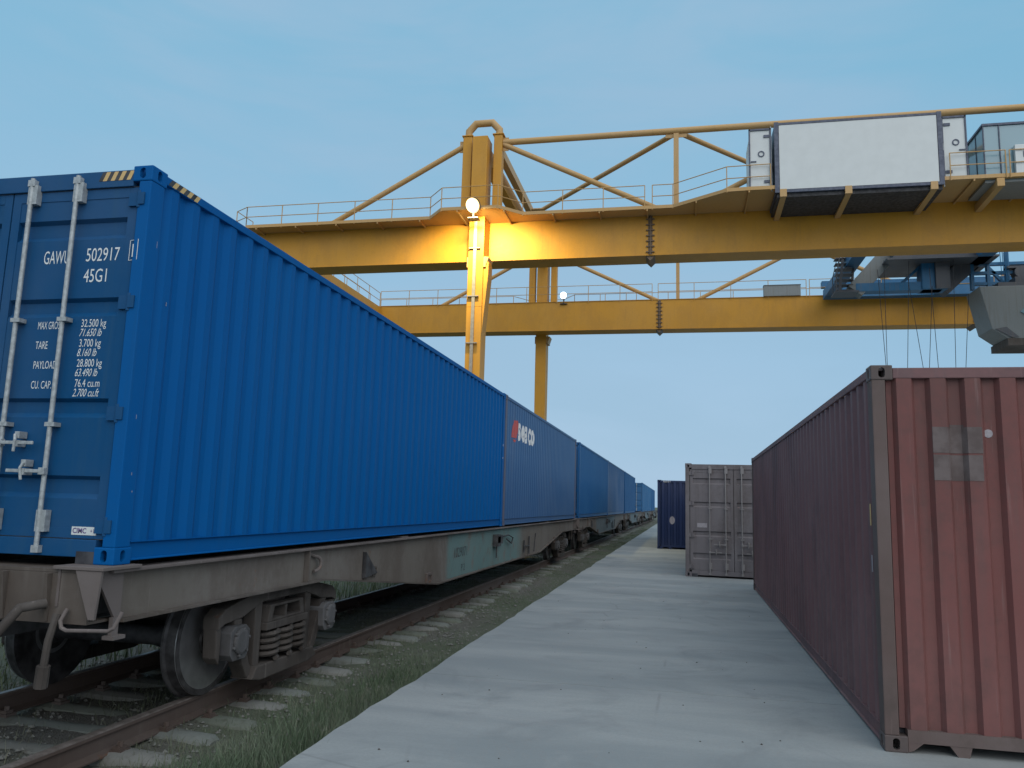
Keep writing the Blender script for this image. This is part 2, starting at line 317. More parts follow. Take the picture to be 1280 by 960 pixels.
hw=[(-1.35,.10),(-1.28,.135),(-.9,.15),(-.55,.12),(0,.10),(.55,.12),(.9,.15),(1.28,.135),(1.35,.10)]  # half width
tp=[-.215,-.18,-.165,-.19,-.20,-.19,-.165,-.18,-.215]
vs=[];
for (x,h),z in zip(hw,tp):
    for k in range(7):
        a=PI*k/6; vs.append((x,h*math.cos(a),z-.06+.06*math.sin(a)**.7))
    vs += [(x,-h*1.1,-.4),(x,h*1.1,-.4)]
n=9; fs=[(i*n+k,i*n+(k+1)%n,(i+1)*n+(k+1)%n,(i+1)*n+k) for i in range(8) for k in range(n)]+[tuple(range(n)),tuple(8*n+k for k in range(n))]
slm.add(vs,fs); SLM=slm.mesh('sleeper',smooth=True)
CLM=[]
for q in (-.78,.78):
    for d in (-1,1):
        cl=MB(); x=q+d*.115; cl.box(x-.05,x+.05,-.055,.055,-.205,-.165); cl.box(x-.035,x+.03,-.04,.04,-.165,-.14); cl.lathe([(-.14,.022),(-.105,.022)],(x,0,0),'z',6); CLM.append(cl.mesh('rail_fastening'))
y=2.9; i=0
while y<76:
    tilt=random.uniform(-.02,.02)
    o=place('railway_sleeper',SLM,SLEEP[i%3],None,(TX+random.uniform(-.05,.05),y,random.uniform(-.06,-.012)),(0,0,tilt))
    tag(o,'half buried pale concrete sleeper under the two rusty rails','sleeper','concrete sleepers under the track')
    if y<20:
        for cm_ in CLM: place('rail_fastening',cm_,M['rail'],o)
    y+=random.uniform(.52,.58); i+=1
# ------------------------------------------------------------------ containers
CW,CL,CHT=2.438,12.192,2.896
def corr(p0,p1,pitch,face,slope,depth):                  # corrugation breakpoints: (pos, inset)
    n=max(1,round((p1-p0)/pitch)); pt=(p1-p0)/n; k=pt/pitch; pts=[]
    for i in range(n):
        a=p0+i*pt; f=face*k; s_=slope*k; r=pt-f-2*s_
        pts+=[(a,depth),(a+r/2,depth),(a+r/2+s_,0),(a+r/2+s_+f,0),(a+r/2+2*s_+f,depth)]
    pts.append((p1,depth)); return pts
SIDEC=corr(.165,CL-.165,.274,.078,.068,.032)
ENDC=corr(-1.10,1.10,.2435,.108,.028,.045)
def inset_at(prof,q):
    for (a,u),(b,v_) in zip(prof,prof[1:]):
        if a<=q<=b: return u if b-a<1e-9 else u+(v_-u)*(q-a)/(b-a)
    return 0
GROOVES=[(3.68,.12),(3.08,.10),(2.335,.10),(1.77,.12)]    # blue door grooves (height over the wagon's datum)
def door_prof():
    pts=[(.17,0)]
    for zc,h in sorted(GROOVES):
        z=zc-1.23; pts+=[(z-h/2-.035,0),(z-h/2,.034),(z+h/2-.02,.034),(z+h/2+.005,0)]
    pts.append((CHT-.15,0)); return pts
DOORP=door_prof()
CM={}
def casting_mesh():
    def hole(axis,w_,h_,name):
        mb=MB(); poly=[]
        for k in range(20):
            a=2*PI*k/20; u=(w_-h_)/2
            poly.append((h_/2*math.cos(a)+(0), h_/2*math.sin(a)+(u if math.sin(a)>0 else -u)))
        mb.prism(poly,axis,-.2,.2); o=bpy.data.objects.new('cutter',mb.mesh('cutter')); COL.objects.link(o); return o
    base=bpy.data.objects.new('casting',MB().box(-.081,.081,-.089,.089,-.059,.059).mesh('casting',bevel=.009)); COL.objects.link(base)
    cs=[hole('x',.082,.05,'a'),hole('y',.082,.05,'b'),hole('z',.124,.0635,'c')]
    for o in cs:
        md=base.modifiers.new('b','BOOLEAN'); md.object=o; md.operation='DIFFERENCE'; md.solver='EXACT'
    bpy.context.view_layer.update(); dg=bpy.context.evaluated_depsgraph_get()
    me=bpy.data.meshes.new_from_object(base.evaluated_get(dg)); me.name='corner_casting'
    me.materials.clear()
    for o in cs+[base]: bpy.data.objects.remove(o)
    return me
CM['cast']=casting_mesh()
SIDEC2=[(q,d*.45) for q,d in SIDEC]
def build_container_meshes():
    H=CHT; X=CW/2
    for sgn in (-1,1):
        mb=MB(); pr=[]
        for q,d in SIDEC: xx=sgn*(X-.012-d); pr.append(((xx,q,.155),(xx,q,H-.06)))
        mb.sheet(pr,None); CM['side',sgn]=mb.mesh('side_panel')
        mb=MB(); mb.sheet([((sgn*(X-.012-d),q,.155),(sgn*(X-.012-d),q,H-.06)) for q,d in SIDEC2],None); CM['shal',sgn]=mb.mesh('side_panel')
        CM['trail',sgn]=MB().box(sgn*(X-.065),sgn*X-sgn*.002,.17,CL-.17,H-.085,H-.018).mesh('top_rail',bevel=.006)
        mb=MB(); x1=sgn*(X-.006)
        mb.prism([(sgn*(X-.05),.158),(x1,.158),(x1,.152),(sgn*(X-.030),.14),(sgn*(X-.030),.038),(sgn*(X-.012),.030),(sgn*(X-.012),.024),(sgn*(X-.05),.024)],'y',.17,CL-.17); CM['brail',sgn]=mb.mesh('bottom_rail')
    mb=MB(); pr=[]
    for i in range(37*2+1): q=.1+(CL-.2)*i/74; pr.append(((-X+.05,q,H-.03+(.012 if i%2 else 0)),(X-.05,q,H-.03+(.012 if i%2 else 0))))
    mb.sheet(pr,None); CM['roof']=mb.mesh('roof_panel')
    mb=MB().box(-X+.06,X-.06,.1,CL-.1,.12,.15)
    for i in range(30): q=.35+i*.395; mb.box(-X+.052,X-.052,q,q+.05,.035,.119)
    CM['under']=mb.mesh('underframe')
    # front (blind) end at y=0 facing -y ; the far end uses it turned round
    mb=MB(); pr=[]
    for q,d in ENDC: pr.append(((q,.012+d,.165),(q,.012+d,H-.10)))
    mb.sheet(pr,None); CM['end']=mb.mesh('end_panel')
    CM['ehead']=MB().box(-X+.163,X-.163,.008,.09,H-.105,H-.022).mesh('end_header',bevel=.006)
    mb=MB().box(-X+.163,X-.163,.006,.09,.075,.165)
    for s_ in (-1,1): mb.prism([(s_*(X-.164),.0755),(s_*(X-.164),.006),(s_*(X-.20),.02),(s_*(X-.27),.0755)],'y',.008,.08)
    for q in (-.70,.70): mb.prism([(q-.075,.0755),(q+.075,.0755),(q+.055,-.0),(q-.02,-.0)] if q<0 else [(q-.075,.0755),(q+.075,.0755),(q+.02,0),(q-.055,0)],'y',.01,.07)
    CM['esill']=mb.mesh('end_sill')
    mb=MB()
    mb.box(X-.105,X-.004,.004,.16,.118,H-.118); CM['post']=mb.mesh('corner_post',bevel=.008)
    # doors
    CM['dhead']=MB().box(-X+.163,X-.163,.012,.10,H-.15,H-.022).mesh('door_header',bevel=.005)
    mb=MB().box(-X+.163,X-.163,.012,.10,.045,.165)
    CM['dsill']=mb.mesh('door_sill',bevel=.005)
    CM['dpock']=[MB().box(X-.31,X-.164,.0095,.03,.001,.085).mesh('sill_pocket'),MB().box(-X+.164,-X+.31,.0095,.03,.001,.085).mesh('sill_pocket')]
    for sgn in (-1,1):
        x0,x1=(.006,X-.125) if sgn>0 else (-X+.125,-.006)
        mb=MB(); pr=[]
        for z,d in DOORP: pr.append(((x0+.07,.035+d,z),(x1-.07,.035+d,z)))
        mb.sheet(pr,None); mb.box(x0,x0+.072,.031,.08,.172,H-.155); mb.box(x1-.072,x1,.031,.08,.172,H-.155)
        mb.box(x0+.0725,x1-.0725,.03,.08,.172,.24); mb.box(x0+.0725,x1-.0725,.03,.08,H-.23,H-.155); CM['leaf',sgn]=mb.mesh('door_leaf')
        g=MB().box(x0-.005,x1+.006,.034,.07,.167,.1715).box(x0-.005,x1+.012,.028,.07,H-.1535,H-.1505)
        xe=x1 if sgn>0 else x0
        g.box(xe-.001 if sgn>0 else xe-.02,xe+.02 if sgn>0 else xe+.001,.036,.07,.17,H-.154); CM['gask',sgn]=g.mesh('door_gasket')
    mb=MB()   # one hinge at z=0, on the +x side
    mb.box(X-.185,X-.09,.010,.034,-.05,.05); mb.lathe([(-.065,.017),(.065,.017)],(X-.098,.012,0),'z',10); mb.box(X-.094,X-.045,-.008,.004,-.045,.045); CM['hinge']=mb.mesh('hinge')
    # locking bar at x=0
    mb=MB(); mb.tube([(0,-.012,.075),(0,-.012,H-.055)],.0175,10)
    for z in (.085,H-.10): mb.box(-.03,.03,-.028,.011,z-.02,z+.03)
    for z in (.21,H-.26): mb.box(-.026,.055,-.02,.029,z,z+.15)
    for z in (.95,1.72): mb.box(-.03,.05,-.034,.032,z,z+.03)
    CM['bar']=mb.mesh('locking_bar',smooth=True)
    mb=MB(); mb.box(-.02,.03,-.045,-.005,-.025,.025); mb.box(.02,.30,-.046,-.034,-.012,.012); mb.box(.14,.175,-.055,.03,-.03,.018); mb.tube([(.15,-.05,.06),(.165,-.062,.02),(.155,-.055,-.065)],.011,8); mb.box(.14,.18,-.045,.031,.03,.08)
    CM['handle']=mb.mesh('door_handle',bevel=.004)
build_container_meshes()
def container(label, corner, yaw, mats, z=0, flip=False, group=None, detail=2):
    """corner: world xy of the corner on the left as the camera sees the near end; flip puts the blind end near."""
    ca,sa=math.cos(yaw),math.sin(yaw); rz=yaw
    lx,ly=(-CW/2,0)
    if flip: rz=yaw+PI; lx,ly=(CW/2,CL); ca,sa=math.cos(rz),math.sin(rz)
    loc=(corner[0]-(ca*lx-sa*ly), corner[1]-(sa*lx+ca*ly), z)
    r=thing('shipping_container',label,'container',loc,rz,group)
    P=mats['paint']; D=mats.get('door',P); E_=mats.get('end',P); PO=mats.get('post',P); RL=mats.get('rail',P); X=CW/2; H=CHT
    for s_ in (-1,1):
        place('side_panel',CM['shal' if 'lettering' in label else 'side',s_],P,r); place('top_rail',CM['trail',s_],RL,r); place('bottom_rail',CM['brail',s_],RL,r)
        place('corner_post',CM['post'],mats.get('dpost',PO),r) if s_>0 else place('corner_post',CM['post'],mats.get('dpost',PO),r,(0,.164,0),(0,0,PI))
        place('corner_post',CM['post'],PO,r,(0,CL,0),(0,0,PI)) if s_>0 else place('corner_post',CM['post'],PO,r,(0,CL-.164,0),(0,0,0))
        for yq in (.089,CL-.089):
            for zq in (.059,H-.059): place('corner_casting',CM['cast'],mats.get('cast',PO),r,(s_*(X-.081),yq,zq))
    place('roof_panel',CM['roof'],P,r); place('underframe',CM['under'],M['under'],r)
    place('end_panel',CM['end'],E_,r,(0,CL,0),(0,0,PI)); place('end_header',CM['ehead'],RL,r,(0,CL,0),(0,0,PI)); place('end_sill',CM['esill'],PO,r,(0,CL,0),(0,0,PI))
    place('door_header',CM['dhead'],D,r); place('door_sill',CM['dsill'],D,r); [place('sill_pocket',q_,M['under'],r) for q_ in CM['dpock']]
    bars=mats.get('bar',D)
    for s_ in (-1,1):
        lf=place('door_leaf',CM['leaf',s_],D,r); place('door_gasket',CM['gask',s_],mats.get('gask',M['gasket']),lf)
        for k,zq in enumerate((.26,1.05,1.86,2.64)):
            place('hinge',CM['hinge'],D,lf,(0,0 if s_>0 else .022,zq),(0,0,0)) if s_>0 else place('hinge',CM['hinge'],D,lf,(0,.02,zq),(0,0,PI)) if False else place('hinge',CM['hinge'],D,lf,(0 if s_>0 else -2*X+.275,0,zq))
        for k,off in enumerate((.20,.60)):
            br=place('locking_bar',CM['bar'],bars,lf,(s_*off,0,0))
            hz=(.83,.63)[k]; fl=(off==.60)
            place('door_handle',CM['handle'],bars,lf,(s_*off,0,hz),(0,PI if (fl==(s_>0)) else 0,0)) if False else None
            hm=place('door_handle',CM['handle'],bars,lf,(s_*off,-.0,hz))
            if (off==.60 and s_>0) or (off==.20 and s_<0): hm.scale=(-1,1,1)
    return r
# lettering: fonts turned into thin meshes, laid on the (corrugated) face they are painted on
def text_bm(items):
    """items: (string, size, xscale, shear, x, z): left-bottom anchored, in a plane with x right and z up."""
    obs=[]
    for st,size,xs_,sh,x,z,*b_ in items:
        cu=bpy.data.curves.new('t','FONT'); cu.body=st; cu.size=size; cu.shear=sh; cu.resolution_u=3; cu.offset=b_[0] if b_ else 0
        o=bpy.data.objects.new('t',cu); COL.objects.link(o); obs.append((o,x,z,xs_))
    bpy.context.view_layer.update(); dg=bpy.context.evaluated_depsgraph_get(); bm=bmesh.new()
    for o,x,z,xs_ in obs:
        me=bpy.data.meshes.new_from_object(o.evaluated_get(dg)); n=len(bm.verts); bm.from_mesh(me); bm.verts.ensure_lookup_table()
        for v in bm.verts[n:]: v.co=Vector((x+v.co.x*xs_,0,z+v.co.y))
        bpy.data.meshes.remove(me); cu=o.data; bpy.data.objects.remove(o); bpy.data.curves.remove(cu)
    return bm
def cutbm(bm, axis, qs):
    no=(1,0,0) if axis==0 else (0,0,1)
    for q in qs:
        co=[0,0,0]; co[axis]=q
        bmesh.ops.bisect_plane(bm,geom=bm.verts[:]+bm.edges[:]+bm.faces[:],plane_co=co,plane_no=no)
def bm_obj(bm,name,mat,parent):
    bmesh.ops.recalc_face_normals(bm,faces=bm.faces); me=bpy.data.meshes.new(name); bm.to_mesh(me); bm.free(); return place(name,me,mat,parent)
TRAINX=-3.8044; TZ=1.2298
CY=[4.866,17.118,30.42,42.672,55.97,81.5,93.75,107.1]
blue=dict(paint=M['blue'],door=M['blue_door'],bar=M['galv'],gask=M['gasket'],dpost=M['blue'])
fadedm=dict(paint=M['fadedblue'],post=painted('rusty_mauve_post',(.085,.09,.14),rust=.3,seed=22,spec=.2),rail=M['fadedblue'])
def bright(m): return dict(paint=m,bar=M['galv'])
labs=[('clean bright blue container with white code letters on its doors',blue,0),
 ('faded rust streaked blue container with red and white company lettering',fadedm,0),
 ('mid blue container on the second wagon next to the gap after the lettered one',bright(M['midblue']),0),
 ('dusty blue container at the far end of the second wagon',bright(M['duskblue']),0),
 ('blue container standing alone on the third wagon before the empty space',bright(M['midblue']),0),
 ('bright blue container past the empty wagon space with its white barred doors showing',bright(M['skyblue']),0),
 ('pale blue container coupled behind the one with white barred doors',bright(M['skyblue']),0),
 ('farthest blue container visible at the end of the train',bright(M['midblue']),0)]
TC=[]
for (lb,mt,fl),y in zip(labs,CY):
    TC.append(container(lb,(TRAINX-CW,y),0,mt,TZ,False,'containers on the train'))
b1=TC[0]; X=CW/2
def wx(xw): return xw-(TRAINX-CW/2)
def wz(zw): return zw-TZ
rows=[]; code=[('GAWU',.145,.50,.0,wx(-4.69),wz(3.405)),('502917',.145,.66,0,wx(-4.325),wz(3.415)),('1',.142,.60,0,wx(-3.928),wz(3.425)),('45G1',.145,.66,0,wx(-4.325),wz(3.255))]
zr=2.905; wrows=[]
for lab_,a,b_ in (('MAX GROSS','32.500 kg','71.650 lb'),('TARE','3.700 kg','8.160 lb'),('PAYLOAD','28.800 kg','63.490 lb'),('CU. CAP.','76.4 cu.m','2.700 cu.ft')):
    wrows.append([(lab_,.082,.46 if lab_=='MAX GROSS' else .54,0,wx(-4.67),wz(zr)),(a,.082,.66,0,wx(-4.30),wz(zr+.012)),(b_,.082,.62,.35,wx(-4.31),wz(zr-.058))]); zr-=.148
bm=text_bm(code)
for q0,q1,r0,r1 in [(-3.955,-3.866,3.405,3.409),(-3.955,-3.866,3.556,3.56),(-3.955,-3.950,3.409,3.556),(-3.871,-3.866,3.409,3.556)]:
    vs=[bm.verts.new((wx(a),0,wz(b_))) for a,b_ in ((q0,r0),(q1,r0),(q1,r1),(q0,r1))]; bm.faces.new(vs)
def on_door(bm,name):
    cutbm(bm,2,[p[0] for p in DOORP])
    for v in bm.verts: v.co.y=.035+inset_at(DOORP,v.co.z)-.0022 if v.co.x<X-.20 else .0018 if v.co.x>X-.123 else .027
    return bm_obj(bm,name,M['whitetext'],b1)
on_door(bm,'code_lettering'); [on_door(text_bm(q_),'weight_row') for q_ in wrows]
pl=MB().box(wx(-4.185),wx(-3.985),.0275,.030,wz(1.425),wz(1.482)).build('maker_plate',M['white'],b1)
bm=text_bm([('CIMC',.05,.92,0,wx(-4.177),wz(1.438),.001),('+1',.042,.8,0,wx(-4.035),wz(1.44))])
for v in bm.verts: v.co.y=.0262
bm_obj(bm,'plate_lettering',M['purpletext'],pl)
for yq,zq,w_,h_ in ((.10,.62,.006,.02),(.12,.50,.008,.012),(.09,1.02,.005,.03),(.30,1.9,.004,.03),(.13,2.3,.004,.05)):
    MB().box(X-.006,X-.0035,yq,yq+w_,zq,zq+h_).build('paint_chip',M['sticker'],b1)
for zq,h_ in ((1.72,.05),(1.45,.035)):
    MB().box(X-.004,X-.0015,12.05,12.07,zq,zq+h_).build('tag_plate',M['fadedwhite'],b1)
# hazard tape
tp_=MB(); tk=MB()
def stripes(a0,a1,z0,z1,fn,n):
    for i in range(n):
        u0=a0+(a1-a0)*i/n; u1=a0+(a1-a0)*(i+.5)/n; u2=a0+(a1-a0)*(i+1)/n; sk=(a1-a0)/n*.45
        tk.add([fn(u0,z0),fn(u1,z0),fn(u1+sk,z1),fn(u0+sk,z1)],[(0,1,2,3)]); tp_.add([fn(u1,z0),fn(u2,z0),fn(u2+sk,z1),fn(u1+sk,z1)],[(0,1,2,3)])
stripes(X-.46,X-.19,CHT-.10,CHT-.03,lambda a,z:(a,.0098,z),4)
stripes(.19,.56,CHT-.078,CHT-.024,lambda a,z:(X+.0004,a,z),4)
tp_.build('yellow_tape',M['tapeY'],b1); tk.build('black_tape',M['tapeK'],b1)
# lettering on the faded container's long side
c2=TC[1]
bm=text_bm([(ch,.80,1.0,0,.43*i,0,.03) for i,ch in enumerate('seaco')])
cutbm(bm,0,[p[0]-1.42 for p in SIDEC if 1.3<p[0]<4.2])
for v in bm.verts:
    yy_=v.co.x+1.42; v.co=Vector((X-.012-inset_at(SIDEC2,yy_)+.003,yy_,2.02+v.co.z))
bm_obj(bm,'company_lettering',M['fadedwhite'],c2)
bm=bmesh.new()
for poly in ([(0,0),(.33,.02),(.42,.40),(.36,.50),(.13,.46),(.04,.30)],[(.05,-.04),(.34,-.02),(.2,-.10)]):
    bm.faces.new([bm.verts.new((a,0,b_)) for a,b_ in poly])
cutbm(bm,0,[(p[0]-.72)/1.75 for p in SIDEC if .7<p[0]<2])
for v in bm.verts:
    yy_=v.co.x*1.75+.72; v.co=Vector((X-.012-inset_at(SIDEC2,yy_)+.003,yy_,2.0+v.co.z*.9))
bm_obj(bm,'red_emblem',M['redtext'],c2)
# containers on the pavement
red=container('large red brown container with ribbed end and grey paint patch on the pavement',(1.466,6.635),-.00766,
  dict(paint=M['redside'],end=M['red'],post=M['redpost'],rail=M['redside'],cast=painted('dark_brown_casting',(.075,.055,.05),rust=.3,seed=23,spec=.2)),0,True,'containers standing on the pavement')
bm=bmesh.new()
for q in [(-.79,.335),(-.79+.0,.0)]: pass
# local frame of the red box is turned round: its blind end is at y=CL, x runs the other way
def redx(xw): return -(xw-1.466-CW/2)
for x0,x1,z0,z1 in ((1.895,2.245,2.21,2.41),(1.895,2.24,2.0,2.195),(2.03,2.125,2.4105,2.43)):
    bm.faces.new([bm.verts.new((redx(a),0,b_)) for a,b_ in ((x0,z0),(x1,z0),(x1,z1),(x0,z1))])
cutbm(bm,0,[-p[0] for p in ENDC])
for v in bm.verts: v.co.y=CL-(.012+inset_at(ENDC,-v.co.x))+.0025
bm_obj(bm,'paint_patch',M['patch'],red)
for zq,h_,cm_ in ((1.64,.17,'tapeY'),(1.28,.13,'sticker')):          # two narrow tags on the long side next to the corner
    MB().box(X-.0115 if False else X-.004,X-.001,CL-.22,CL-.19,zq,zq+h_).build('tag_plate',M[cm_],red)
st=MB(); st.lathe([(0,.032),(.003,.032)],(redx(2.30),CL-.012-inset_at(ENDC,-redx(2.30))+.001,2.365),'y',18).build('round_sticker',M['sticker'],red)
gr=container('weathered grey container with its barred doors facing the camera',(.0964,21.364),-.0815,dict(paint=M['grey'],bar=painted('grey_bar',(.21,.20,.20),rust=.2,seed=24,spec=.3)),0,False,'containers standing on the pavement')
MB().box(.3-CW/2,.55-CW/2,.029,.0335,1.25,1.36).build('faded_label_plate',M['sticker'],gr)
nv=container('dark navy container beyond the grey one with a ribbed end',(-1.0033,34.761),.0,dict(paint=M['navy']),0,True,'containers standing on the pavement')
bm=bmesh.new(); bm.faces.new([bm.verts.new((-(.62-CW/2)+.14*math.cos(a)*.8,0,1.2+.17*math.sin(a))) for a in [2*PI*k/12 for k in range(12)]])
cutbm(bm,0,[-p[0] for p in ENDC])
for v in bm.verts: v.co.y=CL-(.012+inset_at(ENDC,-v.co.x))+.0025
bm_obj(bm,'pale_emblem',M['sticker'],nv)
bm=text_bm([('KLIU 8 1',.11,.8,0,0,0)])
for v in bm.verts: v.co=Vector((-(v.co.x+.25-CW/2),CL-.0055,CHT-.1+v.co.z))
bm_obj(bm,'code_lettering',M['whitetext'],nv)
# ------------------------------------------------------------------ flat wagon
def spring(mb,c,r,z0,z1,turns,rw):
    pts=[]
    N=int(turns*12)
    for i in range(N+1):
        a=2*PI*i/12; pts.append((c[0]+r*math.cos(a),c[1]+r*math.sin(a),z0+(z1-z0)*i/N))
    mb.tube(pts,rw,6)
def make_bogie(root,yc):
    z0=.03  # world height = local - .03
    bg_=MB().box(-1.0,1.0,yc-.2,yc+.2,.50,.76).box(-.3,.3,yc-.3,yc+.3,.5,.80).build('bogie',M['bogie'],root,bevel=.02)
    for dy in (-.925,.925):
        ax=MB(); ax.lathe([(-1.1,.065),(-.86,.07),(-.7,.09),(-.3,.085),(.3,.085),(.7,.09),(.86,.07),(1.1,.065)],(0,yc+dy,.475),'x',20); ax.build('axle',M['dark'],bg_,smooth=True)
        for s_ in (-1,1):
            pf=[(.725,.505),(.745,.505),(.758,.482),(.855,.475),(.858,.43),(.84,.415),(.83,.36),(.80,.2),(.83,.15),(.87,.13),(.87,.05)]
            pf2=[(.725,.43),(.735,.36),(.765,.2),(.735,.13),(.70,.12),(.70,.05)]
            prof=[(a*s_,r) for a,r in pf2[::-1]+pf]
            MB().lathe(prof,(0,yc+dy,.475),'x',56).build('wheel',M['wheel'],bg_,smooth=True)
            MB().lathe([(s_*.760,.4775),(s_*.80,.4768),(s_*.85,.4758)],(0,yc+dy,.475),'x',56).build('wheel_tread',M['tread'],bg_,smooth=True)
            ab=MB(); c=(0,yc+dy,.475)
            ab.prism([(yc+dy-.15,.37),(yc+dy-.10,.315),(yc+dy+.10,.315),(yc+dy+.15,.37),(yc+dy+.16,.56),(yc+dy+.09,.61),(yc+dy-.09,.61),(yc+dy-.16,.56)],'x',s_*.93,s_*1.17)
            ab.lathe([(s_*1.168,.115),(s_*1.19,.115),(s_*1.20,.09)],c,'x',18)
            for k in range(6):
                a=2*PI*k/6+.3; ab.lathe([(s_*1.165,.016),(s_*1.198,.016)],(0,yc+dy+.125*math.cos(a),.465+.115*math.sin(a)),'x',6)
            ab.build('axle_box',M['axlebox'],bg_,bevel=.012)
    for s_ in (-1,1):
        x0,x1=s_*.955,s_*1.115
        sf=MB()
        top=[(-1.20,.60),(-1.20,.70),(-1.10,.77),(-.85,.82),(-.5,.87),(.5,.87),(.85,.82),(1.10,.77),(1.20,.70),(1.20,.60),(1.10,.64),(.82,.66),(.66,.71),(.44,.765),(-.44,.765),(-.66,.71),(-.82,.66),(-1.10,.64)]
        sf.prism([(yc+a,b) for a,b in top],'x',x0,x1)
        for d in (-1,1):
            q=lambda pts:[(yc+d*a,b) for a,b in pts]
            sf.prism(q([(.95,.655),(.82,.655),(.64,.24),(.54,.10),(.66,.10),(.76,.24)]),'x',x0+s_*.01,x1-s_*.006)
            sf.prism(q([(.58,.765),(.45,.765),(.45,.15),(.56,.15)]),'x',x0+s_*.02,x1-s_*.012)
            sf.prism(q([(1.20,.61),(1.12,.61),(1.12,.30),(1.18,.36)]),'x',x0+s_*.01,x1-s_*.02)
        sf.prism([(yc-.66,.09),(yc-.58,.19),(yc+.58,.19),(yc+.66,.09),(yc+.50,.055),(yc-.50,.055)],'x',x0-s_*.02,x1+s_*.045)
        sf.build('side_frame',M['bogie'],bg_,bevel=.012)
        sp_=MB()
        for q in (-.27,0,.27): spring(sp_,(s_*1.07,yc+q,0),.105,.215,.475,4.4,.025)
        for q in (-.14,.14): spring(sp_,(s_*.96,yc+q,0),.09,.215,.475,4.4,.022)
        sp_.build('spring_set',M['bogie'],bg_,smooth=True)
        be=MB().box(s_*.9,s_*1.15,yc-.43,yc+.43,.49,.56); be.ring([(yc-.38,.56),(yc+.38,.56),(yc+.34,.72),(yc-.34,.72)],[(yc-.29,.585),(yc+.29,.585),(yc+.26,.695),(yc-.26,.695)],'x',s_*.93,s_*1.13); be.box(s_*.92,s_*1.12,yc-.02,yc+.02,.58,.69); be.box(s_*.8,s_*.95,yc-.28,yc+.28,.56,.70)
        be.build('bolster_end',M['bogie'],bg_,bevel=.008)
    br=MB().beam((-.72,yc-.32,.36),(.72,yc-.32,.36),.08,.1).beam((-.72,yc+.32,.36),(.72,yc+.32,.36),.08,.1)
    for s_ in (-1,1):
        for d in (-1,1): br.box(s_*.75,s_*.86,yc+d*.36,yc+d*.44,.28,.62)
    br.build('brake_beam',M['dark'],bg_)
def make_wagon():
    r=thing('flat_wagon','','wagon',(TX,CY[0],RH))
    dz=.03; L0,L1=-.13,24.57; zb,zl,zt=.86+dz,.44+dz,1.205+dz
    bot=[(L0+.25,zb),(3.35,zb),(7.5,zl),(16.95,zl),(21.1,zb),(L1-.25,zb)]
    for s_ in (-1,1):
        w_=MB().prism([(L0+.25,zt-.02),*bot,(L1-.25,zt-.02)],'x',s_*1.165,s_*1.185)
        sl=w_.build('side_sill',M['sill'],r)
        f=MB().box(s_*1.06,s_*1.255,L0+.1,L1-.1,zt-.022,zt); f.build('top_flange',M['wagonplate'],r,bevel=.004)
        f=MB()
        for (a,za),(b,zc) in zip(bot,bot[1:]):
            f.add([(x_,q,z) for x_ in (s_*1.075,s_*1.25) for q,z in ((a,za-.018),(b,zc-.018),(b,zc+.001),(a,za+.001))],[(0,1,2,3),(7,6,5,4),(0,4,5,1),(1,5,6,2),(2,6,7,3),(3,7,4,0)])
        f.build('bottom_flange',M['wagon'],r)
        for q in (.36,6.0,11.9,12.6,18.4,24.0):                   # supports that carry the containers
            if q in(.36,24.0,11.9,12.6): continue
            MB().box(s_*1.0,s_*1.19,q-.14,q+.14,zt+.0005,zt+.02).build('support_pad',M['wagonplate'],r)
        # stiffeners, hooks and fittings on the outside
        MB().box(s_*1.187,s_*1.245,2.93,2.955,zb+.004,zt-.024).build('stiffener',M['wagon'],r)
        h=MB(); h.tube([(s_*1.19,3.02,zt-.06)]+[(s_*(1.21+.03*math.sin(a)),3.12+.10*math.sin(a),zt-.10-.07+.08*math.cos(a)) for a in [PI*k/7 for k in range(8)]],.018,8); h.build('lashing_hook',M['wagonplate'],r,smooth=True)
        MB().prism([(4.5,zt-.12),(4.9,zt-.40),(4.5,zt-.43)],'x',s_*1.187,s_*1.235).build('gusset',M['dark'],r)
        tg=MB(); tg.ring([(4.80,.80),(4.94,.80),(4.94,.92),(4.80,.92)],[(4.82,.82),(4.92,.82),(4.92,.90),(4.82,.90)],'x',s_*1.187,s_*1.215); tg.build('tether_ring',M['wagon'],r)
        bk=MB(); bk.ring([(7.02,.51),(7.28,.51),(7.28,.66),(7.02,.66)],[(7.05,.54),(7.25,.54),(7.25,.63),(7.05,.63)],'x',s_*1.187,s_*1.225); bk.box(s_*1.187,s_*1.195,7.05,7.25,.54,.63); bk.build('placard_holder',M['rail'],r)
        bk=MB(); bk.ring([(19.5,.6),(19.75,.6),(19.75,.75),(19.5,.75)],[(19.53,.63),(19.72,.63),(19.72,.72),(19.53,.72)],'x',s_*1.187,s_*1.225); bk.build('placard_holder',M['rail'],r)
        bv=MB(); bv.box(s_*1.187,s_*1.30,11.45,11.75,.86,1.10); bv.box(s_*1.187,s_*1.26,11.80,12.1,.90,1.08); bv.tube([(s_*1.22,12.1,1.03),(s_*1.25,12.7,1.06),(s_*1.25,13.2,.98),(s_*1.25,13.05,.86),(s_*1.25,12.5,.98)],.016,6); bv.tube([(s_*1.24,11.6,.86),(s_*1.24,11.6,.62)],.013,6); bv.build('brake_valve',M['dark'],r)
        bt=MB().box(s_*1.19,s_*1.3,11.47,11.73,.93,1.06); bt.build('valve_plate',M['sticker'],r)
        hh=MB().tube([(s_*1.225,14.7,.56),(s_*1.225,14.7,.86)],.022,6).tube([(s_*1.225,15.35,.5),(s_*1.225,15.35,.94)],.022,6).tube([(s_*1.225,14.7,.72),(s_*1.225,15.35,.70)],.018,6).tube([(s_*1.235,16.0,.52),(s_*1.26,16.05,1.0)],.016,6); hh.build('hand_step',M['dark'],r)
